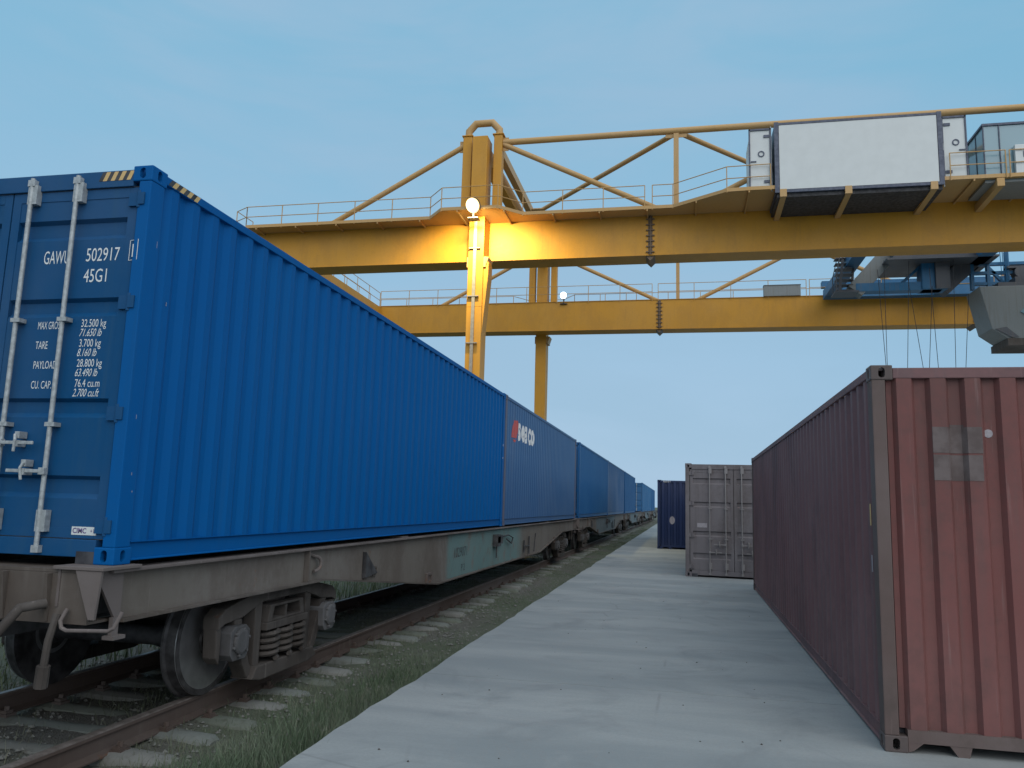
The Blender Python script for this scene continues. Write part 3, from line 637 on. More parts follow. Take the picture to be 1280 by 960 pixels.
    # end beams with their corner supports
    for e,q0 in ((-1,L0),(1,L1)):
        i=-e
        eb=MB().box(-1.16,1.16,q0,q0+i*.022,zb-.01,zt-.024).box(-1.16,1.16,q0+i*.0225,q0+i*.20,zb-.01,zb+.008).box(-1.16,1.16,q0,q0+i*.3,zt-.022,zt-.001)
        for x_ in (-.85,-.5,.5,.85): eb.prism([(q0-e*-.0 ,zb),(q0+e*.0,zt-.03),(q0+e*.05,zt-.03),(q0+e*.01,zb)],'x',x_-.012,x_+.012)
        eb.build('end_beam',M['wagon'],r)
        for s_ in (-1,1):
            sh=MB().box(s_*.885,s_*1.275,q0-i*.035,q0+i*.36,zt+.0005,zt+.024); sh.build('corner_support',M['wagonplate'],r,bevel=.004)
            gs=MB().prism([(s_*1.06,zt-.002),(s_*1.262,zt-.002),(s_*1.235,zb+.03),(s_*1.19,zb+.03)],'y',q0-i*.008,q0-i*.028)
            gs.prism([(q0-i*.0085,zt-.002),(q0+i*.2,zt-.002),(q0+i*.03,zb+.1),(q0-i*.0085,zb+.1)],'x',s_*.91,s_*.93); gs.prism([(q0-i*.0285,zt-.002),(q0+i*.26,zt-.002),(q0+i*.26,zb+.02),(q0+i*.20,zb+.02)],'x',s_*1.19,s_*1.21)
            gs.build('corner_gusset',M['wagonplate'],r)
            fk=MB().box(s_*1.19,s_*1.22,q0+i*.18,q0+i*.24,zb-.10,zb+.02).box(s_*1.17,s_*1.26,q0+i*.15,q0+i*.27,zb-.125,zb-.10); fk.build('roping_eye',M['wagonplate'],r)
        lv=MB().tube([(1.02,q0-.02*i,zb+.09),(1.02,q0-.07*i,zb+.02),(1.05,q0-.09*i,zb-.02),(1.09,q0-.09*i,zb-.035),(1.40,q0-.09*i,zb-.02),(1.44,q0-.09*i,zb),(1.47,q0-.06*i,zb+.1)],.013,8)
        lv.build('uncoupling_rod',M['wagonplate'],r,smooth=True)
        hs=MB().tube([(.98,q0-i*.06,zb+.06),(.98,q0-i*.11,zb-.1),(.965,q0-i*.11,zb-.27)],.024,8).tube([(.965,q0-i*.11,zb-.26),(.95,q0-i*.10,zb-.40)],.042,8); hs.build('brake_hose',M['bogie'],r,smooth=True)
        hs=MB().tube([(.86,q0-i*.03,zb+.12),(.78,q0-i*.16,zb+.1),(.72,q0-i*.26,zb-.05),(.66,q0-i*.34,zb-.25),(.62,q0-i*.36,zb-.5),(.60,q0-i*.38,zb-.66)],.032,10); hs.build('air_hose',M['bogie'],r,smooth=True)
        cp_=MB().box(-.10,.10,q0,q0+e*.42,.96,1.12).prism([(-.2,q0+e*.42),(.17,q0+e*.42),(.22,q0+e*.62),(.10,q0+e*.66),(.06,q0+e*.56),(-.08,q0+e*.62),(-.23,q0+e*.8),(-.3,q0+e*.7)],'z',.90,1.20)
        cp_.build('coupler',M['bogie'],r,bevel=.015)
        st_=MB().box(-.32,.32,q0-i*.001,q0-i*.06,.86,1.19); st_.build('coupler_plate',M['bogie'],r,bevel=.01)
    cs=MB().box(-.30,-.28,L0+.03,L1-.03,.72,1.17).box(.28,.30,L0+.03,L1-.03,.72,1.17).box(-.36,.36,L0+.03,L1-.03,1.171,1.185).box(-.36,.36,4,L1-4,.70,.719)
    for q in (1.5,4.6,6.5,8.5,10.3,12.2,14,16,18,19.8,22.9): cs.box(-1.16,1.16,q,q+.12,.95,1.16)
    cs.build('centre_sill',M['dark'],r)
    tk_=MB().lathe([(-.5,.02),(-.48,.16),(-.4,.2),(.4,.2),(.48,.16),(.5,.02)],(.62,9.4,.72),'y',20); tk_.lathe([(-.3,.17),(.3,.17)],(-.6,14.2,.75),'y',20); tk_.build('brake_cylinder',M['dark'],r,smooth=True)
    MB().tube([(.85,L0+.1,.86),(.9,6,.80),(.9,L1-6,.80),(.85,L1-.1,.86)],.02,6).build('brake_pipe',M['dark'],r)
    for yc in (2.74,21.70): make_bogie(r,yc)
    return r
wag=make_wagon(); wag['label']='near flat wagon with turquoise paint field under the clean blue container'; wag['group']='flat wagons of the train'
bm=text_bm([('1029071',.24,1.1,0,8.55,.80),('P 2',.17,1.2,0,9.05,.545)])
WL=['second flat wagon along the train with a worn grey blue side','third flat wagon with one container and an empty half','fourth flat wagon under the bright blue container with barred doors','fifth and last flat wagon visible on the track']
for k,q in enumerate((30.42,55.97,81.5,107.1)):
    c=copy_tree(wag); c.location=(TX,q,RH); c['label']=WL[k]; c['group']='flat wagons of the train'
    for ch in c.children:
        if ch.name.startswith('side_sill'): ch.material_slots[0].material=M['sill2']
for v in bm.verts: v.co=Vector((1.188,v.co.x,v.co.z))
bm_obj(bm,'stencilled_number',M['darktext'],wag)
# ------------------------------------------------------------------ gantry crane
cr_=thing('gantry_crane','tall yellow double girder gantry crane spanning the track and pavement','crane',(0,45.7,0))
CYC=45.7
def cpart(mb,name,mat,parent=None,**k):
    mb.v=[(x,y-CYC,z) for x,y,z in mb.v]; return mb.build(name,mat,parent or cr_,**k)
GB,GT=13.62,15.62; XL,XR=-22.3,38.9
XC=8.3
def mx(x): return 2*XC-x
for near,(ya,yb),out in ((1,(37.0,38.3),-1),(0,(54.4,53.1),1)):
    y0,y1=(37.0,38.3) if near else (53.1,54.4)
    fy=y0 if near else y1                                     # outer face
    g=MB().box(XL,XR,y0,y1,GB,GT)
    gd=cpart(g,'girder',M['yellow'])
    e=MB().box(XL,XR,y0-.05,y1+.05,GT+.001,GT+.03).box(XL,XR,y0-.04,y1+.04,GB-.03,GB-.001); cpart(e,'flange_plate',M['yellow'],gd)
    for xj in (-1.42,18.0):
        j=MB().box(xj-.10,xj+.10,y0-.001,y0-.02,GB+.03,GT-.05).box(xj-.02,xj+.02,y0-.021,y0-.12,GB,GT-.05)
        for k in range(7): z=GB+.12+k*.27; j.box(xj-.20,xj+.20,y0-.02,y0-.075,z,z+.05)
        j.prism([(xj-.22,GB-.03),(xj+.22,GB-.03),(xj,GB-.25)],'y',y0+.05,y1-.05); cpart(j,'splice_joint',painted('dull_bolts',(.16,.11,.07),rust=.3,seed=25,spec=.2) if xj<0 and near else bpy.data.materials['dull_bolts'],gd)
    # walkway: the slab follows the outer web, bulges round the leg and widens in front of the cabins
    if near:
        path=[(XL,36.05),(-12.2,36.05),(-11.3,35.0),(-8.5,35.0),(-7.5,36.05),(-.35,36.05),(2.0,34.45),(3.0,34.40),(30,34.4),(XR,34.4)]
    else:
        path=[(XL,55.3),(-12.0,55.3),(-11.1,56.6),(-8.5,56.6),(-7.5,55.3),(XR,55.3)]
    wk=MB(); n=len(path)
    vs=[(x,y,z) for z in (GT-.06,GT-.0) for x,y in path]+[(x,fy+out*.003,z) for z in (GT-.06,GT-.0) for x,y in path]
    fs=[]
    for i in range(n-1):
        fs+=[(i,i+1,n+i+1,n+i),(2*n+i,2*n+i+1,i+1,i),(n+i,n+i+1,3*n+i+1,3*n+i)]
    wk.add(vs,fs+[(0,n,3*n,2*n),(n-1,3*n-1,4*n-1,2*n-1)])
    for (xa,ya_),(xb,yb_) in zip(path,path[1:]): wk.beam((xa,ya_,GT+.02),(xb,yb_,GT+.02),.03,.16)
    q=XL+.6
    while q<XR:
        yo=np.interp(q,[p[0] for p in path],[p[1] for p in path]); wk.beam((q,fy+out*.003,GT-.12),(q,float(yo),GT-.10),.06,.10); q+=2.24
    cpart(wk,'walkway',M['pipeyellow'])
    # railing
    def run(pts, skip_last=False):
        mb=MB()
        for zq in (.55,1.1):
            for a,b in zip(pts,pts[1:]): mb.tube([(a[0],a[1],GT+zq),(b[0],b[1],GT+zq)],.021,6)
        rl=cpart(mb,'railing',M['pipeyellow'])
        done=[]
        for a,b in zip(pts,pts[1:]):
            d=math.dist(a,b); k=max(1,round(d/2.24))
            for i in range(k+1):
                p=(round(a[0]+(b[0]-a[0])*i/k,3),round(a[1]+(b[1]-a[1])*i/k,3))
                if p in done: continue
                done.append(p); cpart(MB().tube([(p[0],p[1],GT-.1),(p[0],p[1],GT+1.1)],.024,6),'railing_post',M['pipeyellow'],rl)
    if near:
        run([(XL,36.07)]+path[1:5]+[(-1.65,36.05)]); run([(-1.3,36.05),path[5],path[6],(3.85,34.4)]); run([(11.0,34.36),(13.1,34.36)]); run([(13.25,34.36),(30,34.36)])
        run([(XL,36.07),(XL-.9,36.6),(XL-.9,38.2)])
    else:
        run(path[:5]+[(-3.8,55.3)]); run(path[4:])
        inn=[(XL+.9,53.0),(-1.9,53.0)]; run(inn); run([(-1.5,53.0),(8.0,53.0)]); run([(8.2,53.0),(30,53.0)])
    # truss above the girder
    ZC=19.62; ym=36.6 if near else 54.8
    tr=MB()
    tr.tube([(-8.7,ym,ZC),(mx(-8.7),ym,ZC)],.155,12)
    cpart(tr,'top_chord',M['pipeyellow'],smooth=True)
    foot=GT+.05
    for a,b in (((-10.6,ZC),(-17.9,foot)),((-8.7,ZC-.1),(-.9,foot)),((.5,foot),(8.1,ZC-.1))):
        for f_ in (lambda x:x, mx):
            d=MB().tube([(f_(a[0]),ym,a[1]),(f_(b[0]),ym,b[1])],.135,12); cpart(d,'truss_diagonal',M['pipeyellow'],smooth=True)
    for f_ in (lambda x:x, mx):
        x=f_(-.2); d=MB().beam((x,ym,foot-.03),(x,ym,ZC-.16),.24,.24,(0,1,0)).box(x-.5,x+.5,ym-.02,ym+.02,ZC-.34,ZC-.157).box(x-.2,x+.2,ym-.18,ym+.18,foot-.03,foot+.02); cpart(d,'truss_post',M['pipeyellow'])
        # hoop tower: two posts joined by a bent pipe over the leg head
        xa,xb=f_(-10.5),f_(-8.92); yt=ym
        tw=MB().beam((xa,yt,foot-.03),(xa,yt,19.95),.46,.5,(0,1,0)).beam((xb,yt,foot-.03),(xb,yt,19.95),.42,.5,(0,1,0)); tw.box(xa-.29,xa+.29,yt-.3,yt+.3,19.955,20.02); tw.box(xb-.29,xb+.29,yt-.3,yt+.3,19.955,20.02)
        cpart(tw,'tower_post',M['yellow'],bevel=.03)
        s_=1 if xb>xa else -1
        hp=MB().tube([(xa,yt,20.02),(xa,yt,20.32),(xa+s_*.36,yt,20.72),(xb-s_*.36,yt,20.72),(xb,yt,20.32),(xb,yt,20.02)],.19,12); cpart(hp,'tower_hoop',M['pipeyellow'],smooth=True)
        gp=MB().box(xb+s_*.2,xb+s_*.5,yt-.02,yt+.02,ZC-.45,ZC+.25).box(xa-s_*.2,xa-s_*.45,yt-.02,yt+.02,ZC-.4,ZC+.2); cpart(gp,'gusset_plate',M['pipeyellow'])
        # leg: tapered box outside the girder, from the ground to the tower head
        xl0,xl1=f_(-10.12),f_(-9.36); lo_,hi_=min(xl0,xl1),max(xl0,xl1)
        ya_,yb_=(35.95,36.95) if near else (54.45,55.45)
        lg=MB().box(lo_,hi_,ya_,yb_,11.0,19.75)
        fl=f_(-9.12)
        if near: lg.prism([(xl1,13.55),(xl1,9.6),(fl,12.6),(fl,13.2),(fl-.12*(1 if fl>xl1 else -1),13.55)],'y',ya_+.1,yb_-.1)
        lw=.1; lg.add([(x,y,z) for z,(u0,u1,v0,v1) in ((10.998,(lo_,hi_,ya_,yb_)),(1.4,(lo_+.05,hi_+.02,ya_+.1,yb_-.1))) for x,y in ((u0,v0),(u1,v0),(u1,v1),(u0,v1))],[(0,1,5,4),(1,2,6,5),(2,3,7,6),(3,0,4,7),(4,5,6,7),(0,3,2,1)])
        lp=cpart(lg,'leg',M['yellow'],bevel=.02)
        cd_=MB(); yf=ya_-.001 if near else yb_+.001
        cd_.box(lo_+.27,lo_+.42,yf,yf+out*.1,1.6,GT-.2); 
        for z in (9.2,11.5,13.9): cd_.box(lo_+.05,lo_+.6,yf,yf+out*.12,z,z+.05)
        cpart(cd_,'cable_duct',M['duct'],lp)
        hd=MB().box(lo_-.06,hi_+.12,ya_+.02,yb_-.02,13.0,13.5).prism([(hi_+.12,13.5),(hi_+.25,13.5),(hi_+.12,13.1)],'y',ya_+.05,yb_-.05); cpart(hd,'leg_head',M['pipeyellow'],lp)
        # travelling truck at the foot
        xf=(lo_+hi_)/2
        tb=MB().box(xf-.45,xf+.45,ya_-.6,yb_+.6,.75,1.45); 
        for q in (ya_-.35,yb_+.35): tb.lathe([(-.09,.32),(.09,.32)],(xf,q,.34),'x',24)
        cpart(tb,'travel_truck',M['yellow'],lp)
    # ground-level sill and end tie
for f_ in (lambda x:x, mx):
    x=f_(-9.7); cpart(MB().box(x-.35,x+.35,37.6,53.8,.85,1.4),'ground_sill',M['yellow'])
    # ties between the two tower heads and the level bracing
    cpart(MB().box(f_(-9.98),f_(-9.45),36.96,54.44,18.75,19.55),'portal_tie',M['yellow'],bevel=.03)
    cpart(MB().box(f_(-8.98)-.17,f_(-8.98)+.17,36.86,54.54,19.15,19.6),'portal_tie',M['pipeyellow'],bevel=.02)
    gx=f_(-8.85); cpart(MB().box(gx-.15,gx+.75 if gx<XC else gx+.15,44.9,46.5,19.28,19.34) if gx<XC else MB().box(gx-.75,gx+.15,44.9,46.5,19.28,19.34),'gusset_plate',M['pipeyellow'])
    for yq in (36.75,54.65):
        cpart(MB().tube([(f_(-.35),yq,19.5),(f_(-8.5),45.7,19.42)],.13,10),'level_brace',M['pipeyellow'],smooth=True)
        cpart(MB().tube([(f_(.1),yq,19.5),(XC,45.7,19.42)],.13,10),'level_brace',M['pipeyellow'],smooth=True)
for x,s_ in ((XL,1),(XR,-1)):
    eb=MB().box(x,x+s_*.9,38.36,53.04,14.75,15.55); cpart(eb,'end_beam',M['yellow'])
    mb=MB()
    for xx in (x+s_*.06,x+s_*.84):
        for zq in (.5,1.05): mb.tube([(xx,38.4,15.55+zq),(xx,53,15.55+zq)],.021,6)
    rl=cpart(mb,'railing',M['pipeyellow'])
    for k in range(8):
        for xx in (x+s_*.06,x+s_*.84):
            q=38.4+14.6*k/7; cpart(MB().tube([(xx,q,15.5),(xx,q,16.6)],.022,6),'railing_post',M['pipeyellow'],rl)
for y_ in (37.55,53.85):
    cpart(MB().box(XL+1,XR-1,y_-.05,y_+.05,GT+.031,GT+.13),'trolley_rail',M['dark'])
for xq in (4.35,7.0,10.35,12.85,15.5): 
    b_=MB().beam((xq,36.99,GT-.42),(xq,34.42,GT-.30),.24,.34); b_.box(xq-.14,xq+.14,34.30,34.415,GT-.46,GT-.12); cpart(b_,'cabin_bracket',M['pipeyellow'])
MB_=MB()
# equipment cabin on the walkway
ec=thing('equipment_cabin','long white panelled equipment cabin in a dark frame on the crane walkway','cabin',(7.4,34.4,GT+.03))
def loc(mb,base,name,mat,parent,**k):
    mb.v=[(x-base[0],y-base[1],z-base[2]) for x,y,z in mb.v]; return mb.build(name,mat,parent,**k)
B_=(7.4,34.4,GT+.03)
loc(MB().box(4.05,10.72,34.40,36.85,15.36,18.55),B_,'cabin_body',M['cabframe'],ec)
loc(MB().box(4.22,10.56,34.345,34.398,15.50,18.45),B_,'white_panel',M['white'],ec)
fr=MB().box(4.02,4.2,34.33,34.397,15.36,18.6).box(10.58,10.76,34.33,34.397,15.36,18.6).box(4.2,10.58,34.33,34.397,18.46,18.56).box(4.2,10.58,34.33,34.397,15.36,15.48).box(4.9,5.3,34.6,34.8,18.555,18.68).box(8.8,9.1,34.6,34.8,18.555,18.68)
loc(fr,B_,'panel_frame',M['cabframe'],ec)
loc(MB().box(4.1,10.7,34.45,36.9,15.18,15.35),B_,'cabin_floor',M['dark'],ec)
for x0,x1 in ((3.02,3.84),(10.84,11.68)):
    d=loc(MB().box(x0,x1,34.52,34.60,15.62,18.34),B_,'door',M['white'],ec)
    loc(MB().box(x0-.06,x0-.002,34.47,34.62,15.6,18.42).box(x1+.002,x1+.06,34.47,34.62,15.6,18.42).box(x0-.06,x1+.06,34.47,34.62,18.345,18.42),B_,'door_frame',M['cabframe'],d)
    cx=(x0+x1)/2+.05; rg=[(cx+.14*math.cos(2*PI*k/20),17.25+.14*math.sin(2*PI*k/20)) for k in range(20)]; ri=[(cx+.095*math.cos(2*PI*k/20),17.25+.095*math.sin(2*PI*k/20)) for k in range(20)]
    loc(MB().ring(rg,ri,'y',34.49,34.519),B_,'porthole',M['cabframe'],d)
    loc(MB().box(x0+.02 if x0<5 else x1-.25,x0+.25 if x0<5 else x1-.02,34.48,34.519,16.88,16.93),B_,'door_handle',M['cabframe'],d)
    for zq in (15.9,18.0): loc(MB().box(x1-.25 if x0<5 else x0+.02,x1-.02 if x0<5 else x0+.28,34.48,34.519,zq,zq+.12),B_,'hinge',M['cabframe'],d)
    loc(MB().box(x0,x1,34.61,36.7,15.62,18.3),B_,'cabin_side',M['white'],ec)
loc(MB().box(3.88,3.92,34.5,34.54,15.5,18.5).box(10.77,10.80,34.46,34.50,15.3,18.4).box(10.75,10.81,34.43,34.52,16.9,17.2),B_,'cable_duct',M['galv'],ec)
# second, glazed cabin
B2=(14.4,34.6,GT+.03)
gc=thing('glazed_cabin','glass sided crane cabin at the right end of the walkway','cabin',B2)
loc(MB().box(12.42,17.6,34.62,36.55,15.52,17.92),B2,'cabin_glazing',M['glass'],gc)
fr=MB()
for x in (12.40,13.0,14.6,16.2,17.62): fr.box(x-.02,x+.02,34.58,34.617,15.52,17.97)
fr.box(12.36,17.66,34.56,36.6,17.925,18.02); fr.box(12.38,12.418,34.6,34.64,15.5,17.92); fr.box(12.38,12.418,36.5,36.56,15.5,17.92); fr.box(12.395,12.418,35.5,35.54,15.5,17.92)
loc(fr,B2,'cabin_frame',M['cabframe'],gc)
loc(MB().box(12.36,17.66,34.58,36.6,15.42,15.515),B2,'cabin_floor',M['trolgrey'],gc)
cab=thing('control_cabinet','small white control cabinet behind the walkway railing at the right','cabinet',(13.9,34.45,GT+.03))
MB().box(-.42,.5,-.05,.12,.0,1.3).build('cabinet_body',M['white'],cab,bevel=.02); MB().box(-.12,.2,-.075,-.052,.75,1.0).build('meter_window',M['cabframe'],cab)
# floodlights
def flood(label,x,y,z,r_,mat,yaw,tilt):
    f=thing('floodlight',label,'floodlight',(x,y,z),0,'floodlights on the crane')
    rot=Matrix.Rotation(yaw,4,'Z')@Matrix.Rotation(tilt,4,'X')
    def put(mb,name,m,**k):
        mb.v=[tuple(rot@Vector(v)) for v in mb.v]; return mb.build(name,m,f,**k)
    put(MB().lathe([(-.02,r_*1.05),(.05,r_*1.08),(.22,r_*.75),(.34,r_*.3)],(0,0,0),'y',28),'lamp_housing',M['dark'],smooth=True)
    put(MB().lathe([(-.07,r_*.35),(-.055,r_*.75),(-.021,r_*1.0)],(0,0,0),'y',28),'lamp_glass',mat,smooth=True)
    MB().box(-.04,.04,.15,.25,-.55,-.1).box(-.25,.25,.05,.55,-.6,-.55).build('bracket',M['dark'],f)
    return f
f1=flood('glowing floodlight at the walkway edge in front of the near crane leg',-9.66,34.75,15.66,.36,M['lamp'],math.radians(-14),math.radians(28))
f2=flood('small glowing floodlight on the far girder right of the tower posts',-7.95,52.9,16.05,.22,M['lampcool'],math.radians(-8),math.radians(15))
sl_=bpy.data.lights.new('floodlight_beam','SPOT'); sl_.energy=2900; sl_.color=(1,.80,.36); sl_.shadow_soft_size=.2; sl_.spot_size=math.radians(150); sl_.spot_blend=.6
so_=bpy.data.objects.new('floodlight_beam',sl_); COL.objects.link(so_); so_.location=(-9.4,34.0,15.2)
so_.rotation_euler=Vector((0,-.7,1)).to_track_quat('Z','Y').to_euler()
# small grey switch box on the far girder
sb=thing('switch_box','flat grey switch box on top of the far girder','box',(6.5,52.95,GT+.03)); MB().box(-1.15,1.15,0,.5,0,.72).build('box_body',M['trolgrey'],sb,bevel=.02); MB().box(-.01,.01,-.012,-.002,.02,.70).box(-1.17,1.17,-.04,.55,.722,.75).build('box_lid',M['trolgrey'],sb)
# ------------------------------------------------------------------ crane trolley
tb_=(13,46,13.8); tl=thing('crane_trolley','blue and grey crane trolley with hoist ropes between the two yellow girders','trolley',tb_)
def tp(mb,name,mat,**k): return loc(mb,tb_,name,mat,tl,**k)
tp(MB().box(9.0,22,38.6,39.3,15.3,15.9).box(9.0,22,52.2,52.9,15.3,15.9).box(9,9.7,39.3,52.2,15.32,15.88).box(15.4,16.1,39.3,52.2,15.32,15.88).box(21.3,22,39.3,52.2,15.32,15.88),'trolley_frame',M['trolblue'])
for x in (9.6,14,20.5):
    wm=MB()
    for y_ in (37.55,53.85): wm.lathe([(-.08,.34),(.08,.34)],(x,y_,GT+.48),'y',20); wm.box(x-.35,x+.35,y_-.3,y_+.3,GT+.75,GT+1.0)
    tp(wm,'trolley_wheel',M['troldark'])
for y_ in (38.0,53.4): tp(MB().box(9.0,22,y_-.25,y_+.25,GT+.6,GT+1.0),'wheel_beam',M['trolblue'])
tp(MB().beam((9.45,46,13.9),(11.35,46,16.1),.75,.9,(0,0,1)),'strut',M['trolgrey'],bevel=.03)
tp(MB().beam((13.95,46.4,14.0),(16.0,46.4,16.0),.8,.9,(0,0,1)),'strut',M['troldark'],bevel=.03)
tp(MB().box(9.5,13.9,45.6,46.3,13.86,14.32),'lower_beam',M['trolblue'])
tp(MB().box(12.85,14.15,45.5,46.5,13.86,15.75),'rope_block',M['trolblue'],bevel=.05)
tp(MB().box(13.5,14.2,45.3,45.49,13.87,15.7),'side_plate',M['troldark'])
tp(MB().box(10.9,16.4,44.6,48.2,15.32,15.42).box(11.3,16.2,44.9,47.6,15.43,16.1),'hoist_deck',M['troldark'])
dr=MB()
for x in (11.8,13.2,15.2): dr.lathe([(-.65,.42),(-.6,.36),(.6,.36),(.65,.42)],(x,46.2,16.55),'y',22)
tp(dr,'hoist_drum',M['troldark'],smooth=True)
sr_=MB()
for k in range(7): sr_.box(8.45+.0*k,9.35,45.6-.02*k,46.1,13.95+.3*k,13.99+.3*k)
sr_.beam((8.62,45.55,13.85),(8.9,45.55,16.2),.05,.14); sr_.beam((9.35,46.1,13.85),(9.55,46.1,16.2),.05,.14)
sr_.box(8.35,9.6,45.3,46.6,13.78,13.86)
tp(sr_,'stair',M['troldark'])
rr=MB()
for a in ((8.45,45.4),(8.45,46.5)): rr.tube([(a[0],a[1],13.86),(a[0],a[1],14.9),(8.8,a[1],16.4)],.025,6)
rr.tube([(8.45,45.4,14.4),(8.7,45.4,16.0)],.02,6)
tp(rr,'stair_railing',M['troldark'])
s2=MB()
for k in range(6): s2.box(11.95+.22*k,12.12+.22*k,45.9,46.5,14.45+.2*k,14.5+.2*k)
s2.beam((11.9,45.88,14.3),(13.3,45.88,15.65),.04,.14)
tp(s2,'stair',M['trolblue'])
fg=MB()
for z in (14.15,14.75,15.25): fg.box(15.5,18.6,46.0,46.25,z,z+.16)
for x in (15.45,16.25,17.2,18.4): fg.box(x,x+.16,45.99,46.26,13.9,16.0)
fg.beam((16.3,46.1,15.2),(17.1,46.1,14.2),.2,.14); fg.beam((18.4,46.1,15.2),(17.4,46.1,14.2),.2,.14)
for k in range(4): fg.tube([(16.9+.12*k,45.9,16.0),(16.95+.1*k,45.9,14.1)],.018,6)
tp(fg,'guide_frame',M['trolblue'])
tp(MB().box(17.3,19.0,45.2,46.8,14.0,14.35).lathe([(-.3,.3),(.3,.3)],(17.8,46,14.75),'y',18).lathe([(-.3,.26),(.3,.26)],(18.6,46,14.7),'y',18).box(17.2,18.9,45.8,46.4,15.0,15.12),'sheave_group',M['troldark'])
ROP=[((10.84,15.4),(10.78,8.0)),((10.5,14.9),(10.80,8.0)),((12.1,15.4),(11.72,8.0)),((11.98,14.6),(12.72,8.0)),((13.2,13.9),(12.75,8.0)),((13.1,14.9),(13.35,8.0)),((14.3,15.4),(14.1,8.0)),((14.95,13.4),(14.5,8.0))]
for (xa,za),(xb,zb) in ROP: tp(MB().tube([(xa,45,za),(xb,45,zb)],.016,5),'hoist_rope',M['rope'])
tp(MB().box(10.4,15.4,44.3,45.9,7.6,8.0).box(10.16,10.395,43.9,46.3,7.4,7.9).box(15.405,15.65,43.9,46.3,7.4,7.9),'spreader',M['yellow'])
# operator cab hanging from the trolley
oc=thing('operator_cab','grey faceted operator cab hanging under the crane trolley at the right','cab',(17.5,45.5,10.4)); OB=(17.5,45.5,10.4)
poly=[(15.35,13.7),(15.84,11.42),(16.55,10.88),(19.2,10.88),(19.8,11.4),(19.9,13.7)]
loc(MB().prism(poly,'y',44.6,46.6),OB,'cab_shell',M['trolgrey'],oc,bevel=.03)
loc(MB().box(16.5,19.5,44.45,46.8,10.50,10.875),OB,'cab_floor',M['wagon'],oc)
loc(MB().prism([(15.98,11.40),(16.75,10.92),(17.05,10.98),(16.5,11.5)],'y',44.54,44.598),OB,'sill_window',M['troldark'],oc)
loc(MB().prism([(17.2,12.3),(18.0,11.75),(18.4,11.75),(18.4,12.6),(17.5,12.6)],'y',44.55,44.598),OB,'front_window',M['glass'],oc)
loc(MB().box(16.4,19.4,45.0,46.2,13.701,14.0),OB,'cab_hanger',M['troldark'],oc)
# ------------------------------------------------------------------ grass
def grass(name, label, n, sample, hmin, hmax, wid, cols, seed):
    g=np.random.default_rng(seed); x,y,hs=sample(g,n); n=len(x); z=gh(x,y)-.02
    a=g.uniform(0,2*PI,n); h=g.uniform(hmin,hmax,n)*hs; w_=wid*g.uniform(.6,1.4,n)*(1+.03*np.maximum(0,y-6)); lx=g.normal(0,.35,n)*h; ly=g.normal(0,.35,n)*h
    ca,sa=np.cos(a)*w_,np.sin(a)*w_
    V=np.stack([np.stack([x-ca,y-sa,z],-1),np.stack([x+ca,y+sa,z],-1),np.stack([x+lx*.4+ca*.7,y+ly*.4+sa*.7,z+h*.6],-1),np.stack([x+lx*.4-ca*.7,y+ly*.4-sa*.7,z+h*.6],-1),np.stack([x+lx,y+ly,z+h],-1)],1).reshape(-1,3)
    me=bpy.data.meshes.new(name); i=np.arange(n)*5
    me.vertices.add(n*5); me.vertices.foreach_set('co',V.ravel())
    lt=np.concatenate([np.stack([i,i+1,i+2,i+3],-1).ravel(),np.stack([i+3,i+2,i+4],-1).ravel()]).astype(np.int32)
    me.loops.add(len(lt)); me.loops.foreach_set('vertex_index',lt); me.polygons.add(2*n)
    st_=np.concatenate([np.arange(n)*4,4*n+np.arange(n)*3]).astype(np.int32); me.polygons.foreach_set('loop_start',st_)
    me.update(calc_edges=True); me.validate()
    m,t,b,v=newmat(name+'_blades')
    wn=t.n('ShaderNodeTexNoise'); wn.inputs['Scale'].default_value=11; t.l(v,wn.inputs['Vector'])
    c=t.mix(t.ramp(t.noise(v,1.1,4),.35,.65),cols[0],cols[1]); c=t.mix(t.math('MULTIPLY',t.ramp(wn.outputs['Fac'],.55,.7),.7),c,cols[2]); t.l(c,b.inputs['Base Color']); b.inputs['Roughness'].default_value=.8; b.inputs['Specular IOR Level'].default_value=.2
    return tag(place(name,me,m),label,None,None,'stuff')
GC=[(.08,.12,.07),(.135,.165,.115),(.21,.21,.165)]
def strip(g,n):
    y=2.6+g.power(.55,n)*0; y=2.6+(g.random(n)**2.0)*75; x=g.uniform(-4.05,-2.56,n)
    k=g.random(n)<np.clip(.22+.9*(x+3.9)/.9,0.05,1)*np.where(np.sin(y*.9)+np.sin(x*4+y*.4)>-1.2,1,.35); x,y=x[k],y[k]
    edge=np.exp(-((y-5.5)/4.5)**2)*np.clip((x+3.7)/.5,0.15,1); return x,y,(.36+1.05*edge)*np.where(y>9,.75,1)
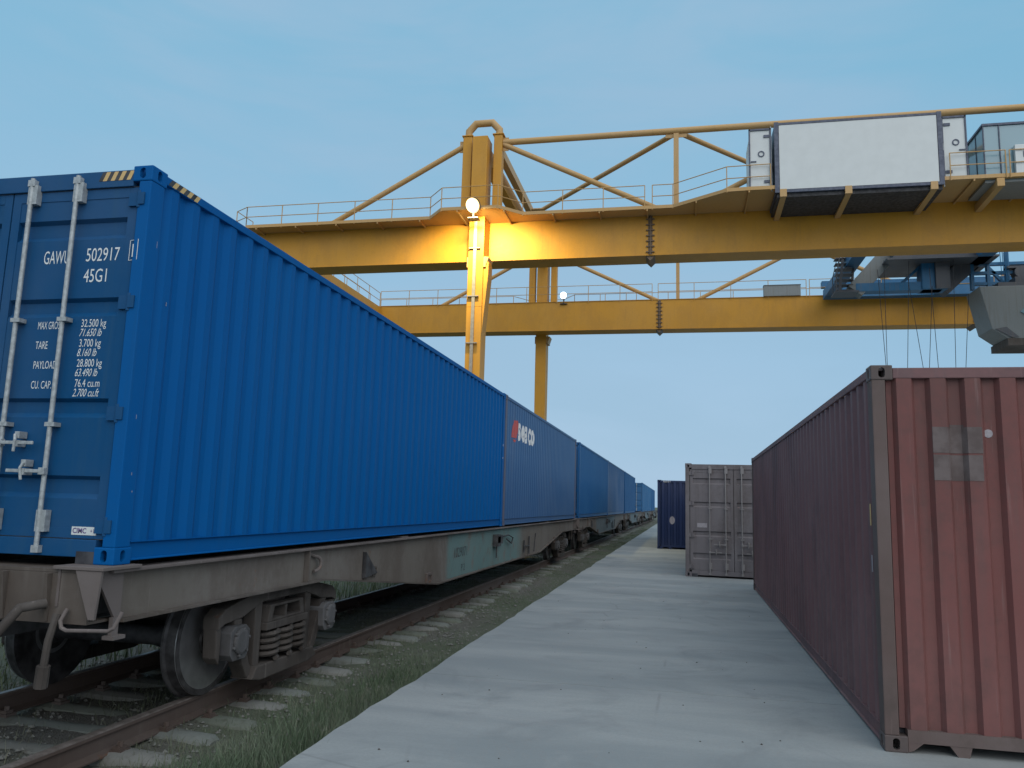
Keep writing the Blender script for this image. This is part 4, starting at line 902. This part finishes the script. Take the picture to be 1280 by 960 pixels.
grass('grass','ragged green grass between the track and the pavement edge',85000,strip,.06,.20,.003,GC,1)
def trk(g,n):
    y=2.6+(g.random(n)**2.0)*60; x=g.uniform(-6.6,-3.6,n); k=(g.random(n)<np.where(np.sin(x*3+y*1.3)+np.sin(y*2.1-x)>.0,.95,.25)); return x[k],y[k],np.full(k.sum(),.5)
grass('weeds','thin weeds and dry stalks growing between the sleepers',34000,trk,.08,.26,.003,[(.085,.105,.068),(.135,.145,.10),(.22,.21,.16)],2)
def fld(g,n):
    y=2+(g.random(n)**1.6)*60; x=-6.5-(g.random(n)**1.7)*22; return x,y,np.full(n,1.1)
grass('field_grass','pale green grass on the far side of the track',26000,fld,.10,.32,.006,[(.075,.11,.055),(.12,.15,.085),(.2,.2,.13)],3)
# gravel between the rails and along them
gb=MB(); g=np.random.default_rng(5)
for i in range(7000):
    y=2.6+(g.random()**1.8)*26; x=g.uniform(-6.7,-3.0) ; r_=g.uniform(.006,.026); z=float(gh(np.array(x),np.array(y)))+r_*.3
    o=[(1,0,0),(-1,0,0),(0,1,0),(0,-1,0),(0,0,1),(0,0,-1)]; gb.add([(x+a*r_*g.uniform(.6,1.4),y+b*r_*g.uniform(.6,1.4),z+c*r_*g.uniform(.5,.9)) for a,b,c in o],[(0,2,4),(2,1,4),(1,3,4),(3,0,4),(2,0,5),(1,2,5),(3,1,5),(0,3,5)])
tag(gb.build('gravel',SLEEP[2]),'scattered ballast stones between and beside the rails',kind='stuff')
cb=MB()
for i in range(70):
    y=3+(g.random()**1.6)*16; x=g.uniform(-2.3,1.3); r_=g.uniform(.004,.012)
    o=[(1,0,0),(-1,0,0),(0,1,0),(0,-1,0),(0,0,1),(0,0,-.2)]; cb.add([(x+a*r_*g.uniform(.6,1.4),y+b*r_*g.uniform(.6,1.4),.002+c*r_*g.uniform(.5,.9)) for a,b,c in o],[(0,2,4),(2,1,4),(1,3,4),(3,0,4),(2,0,5),(1,2,5),(3,1,5),(0,3,5)])
tag(cb.build('grit',M['bogie']),'specks of grit lying on the pavement',kind='stuff')
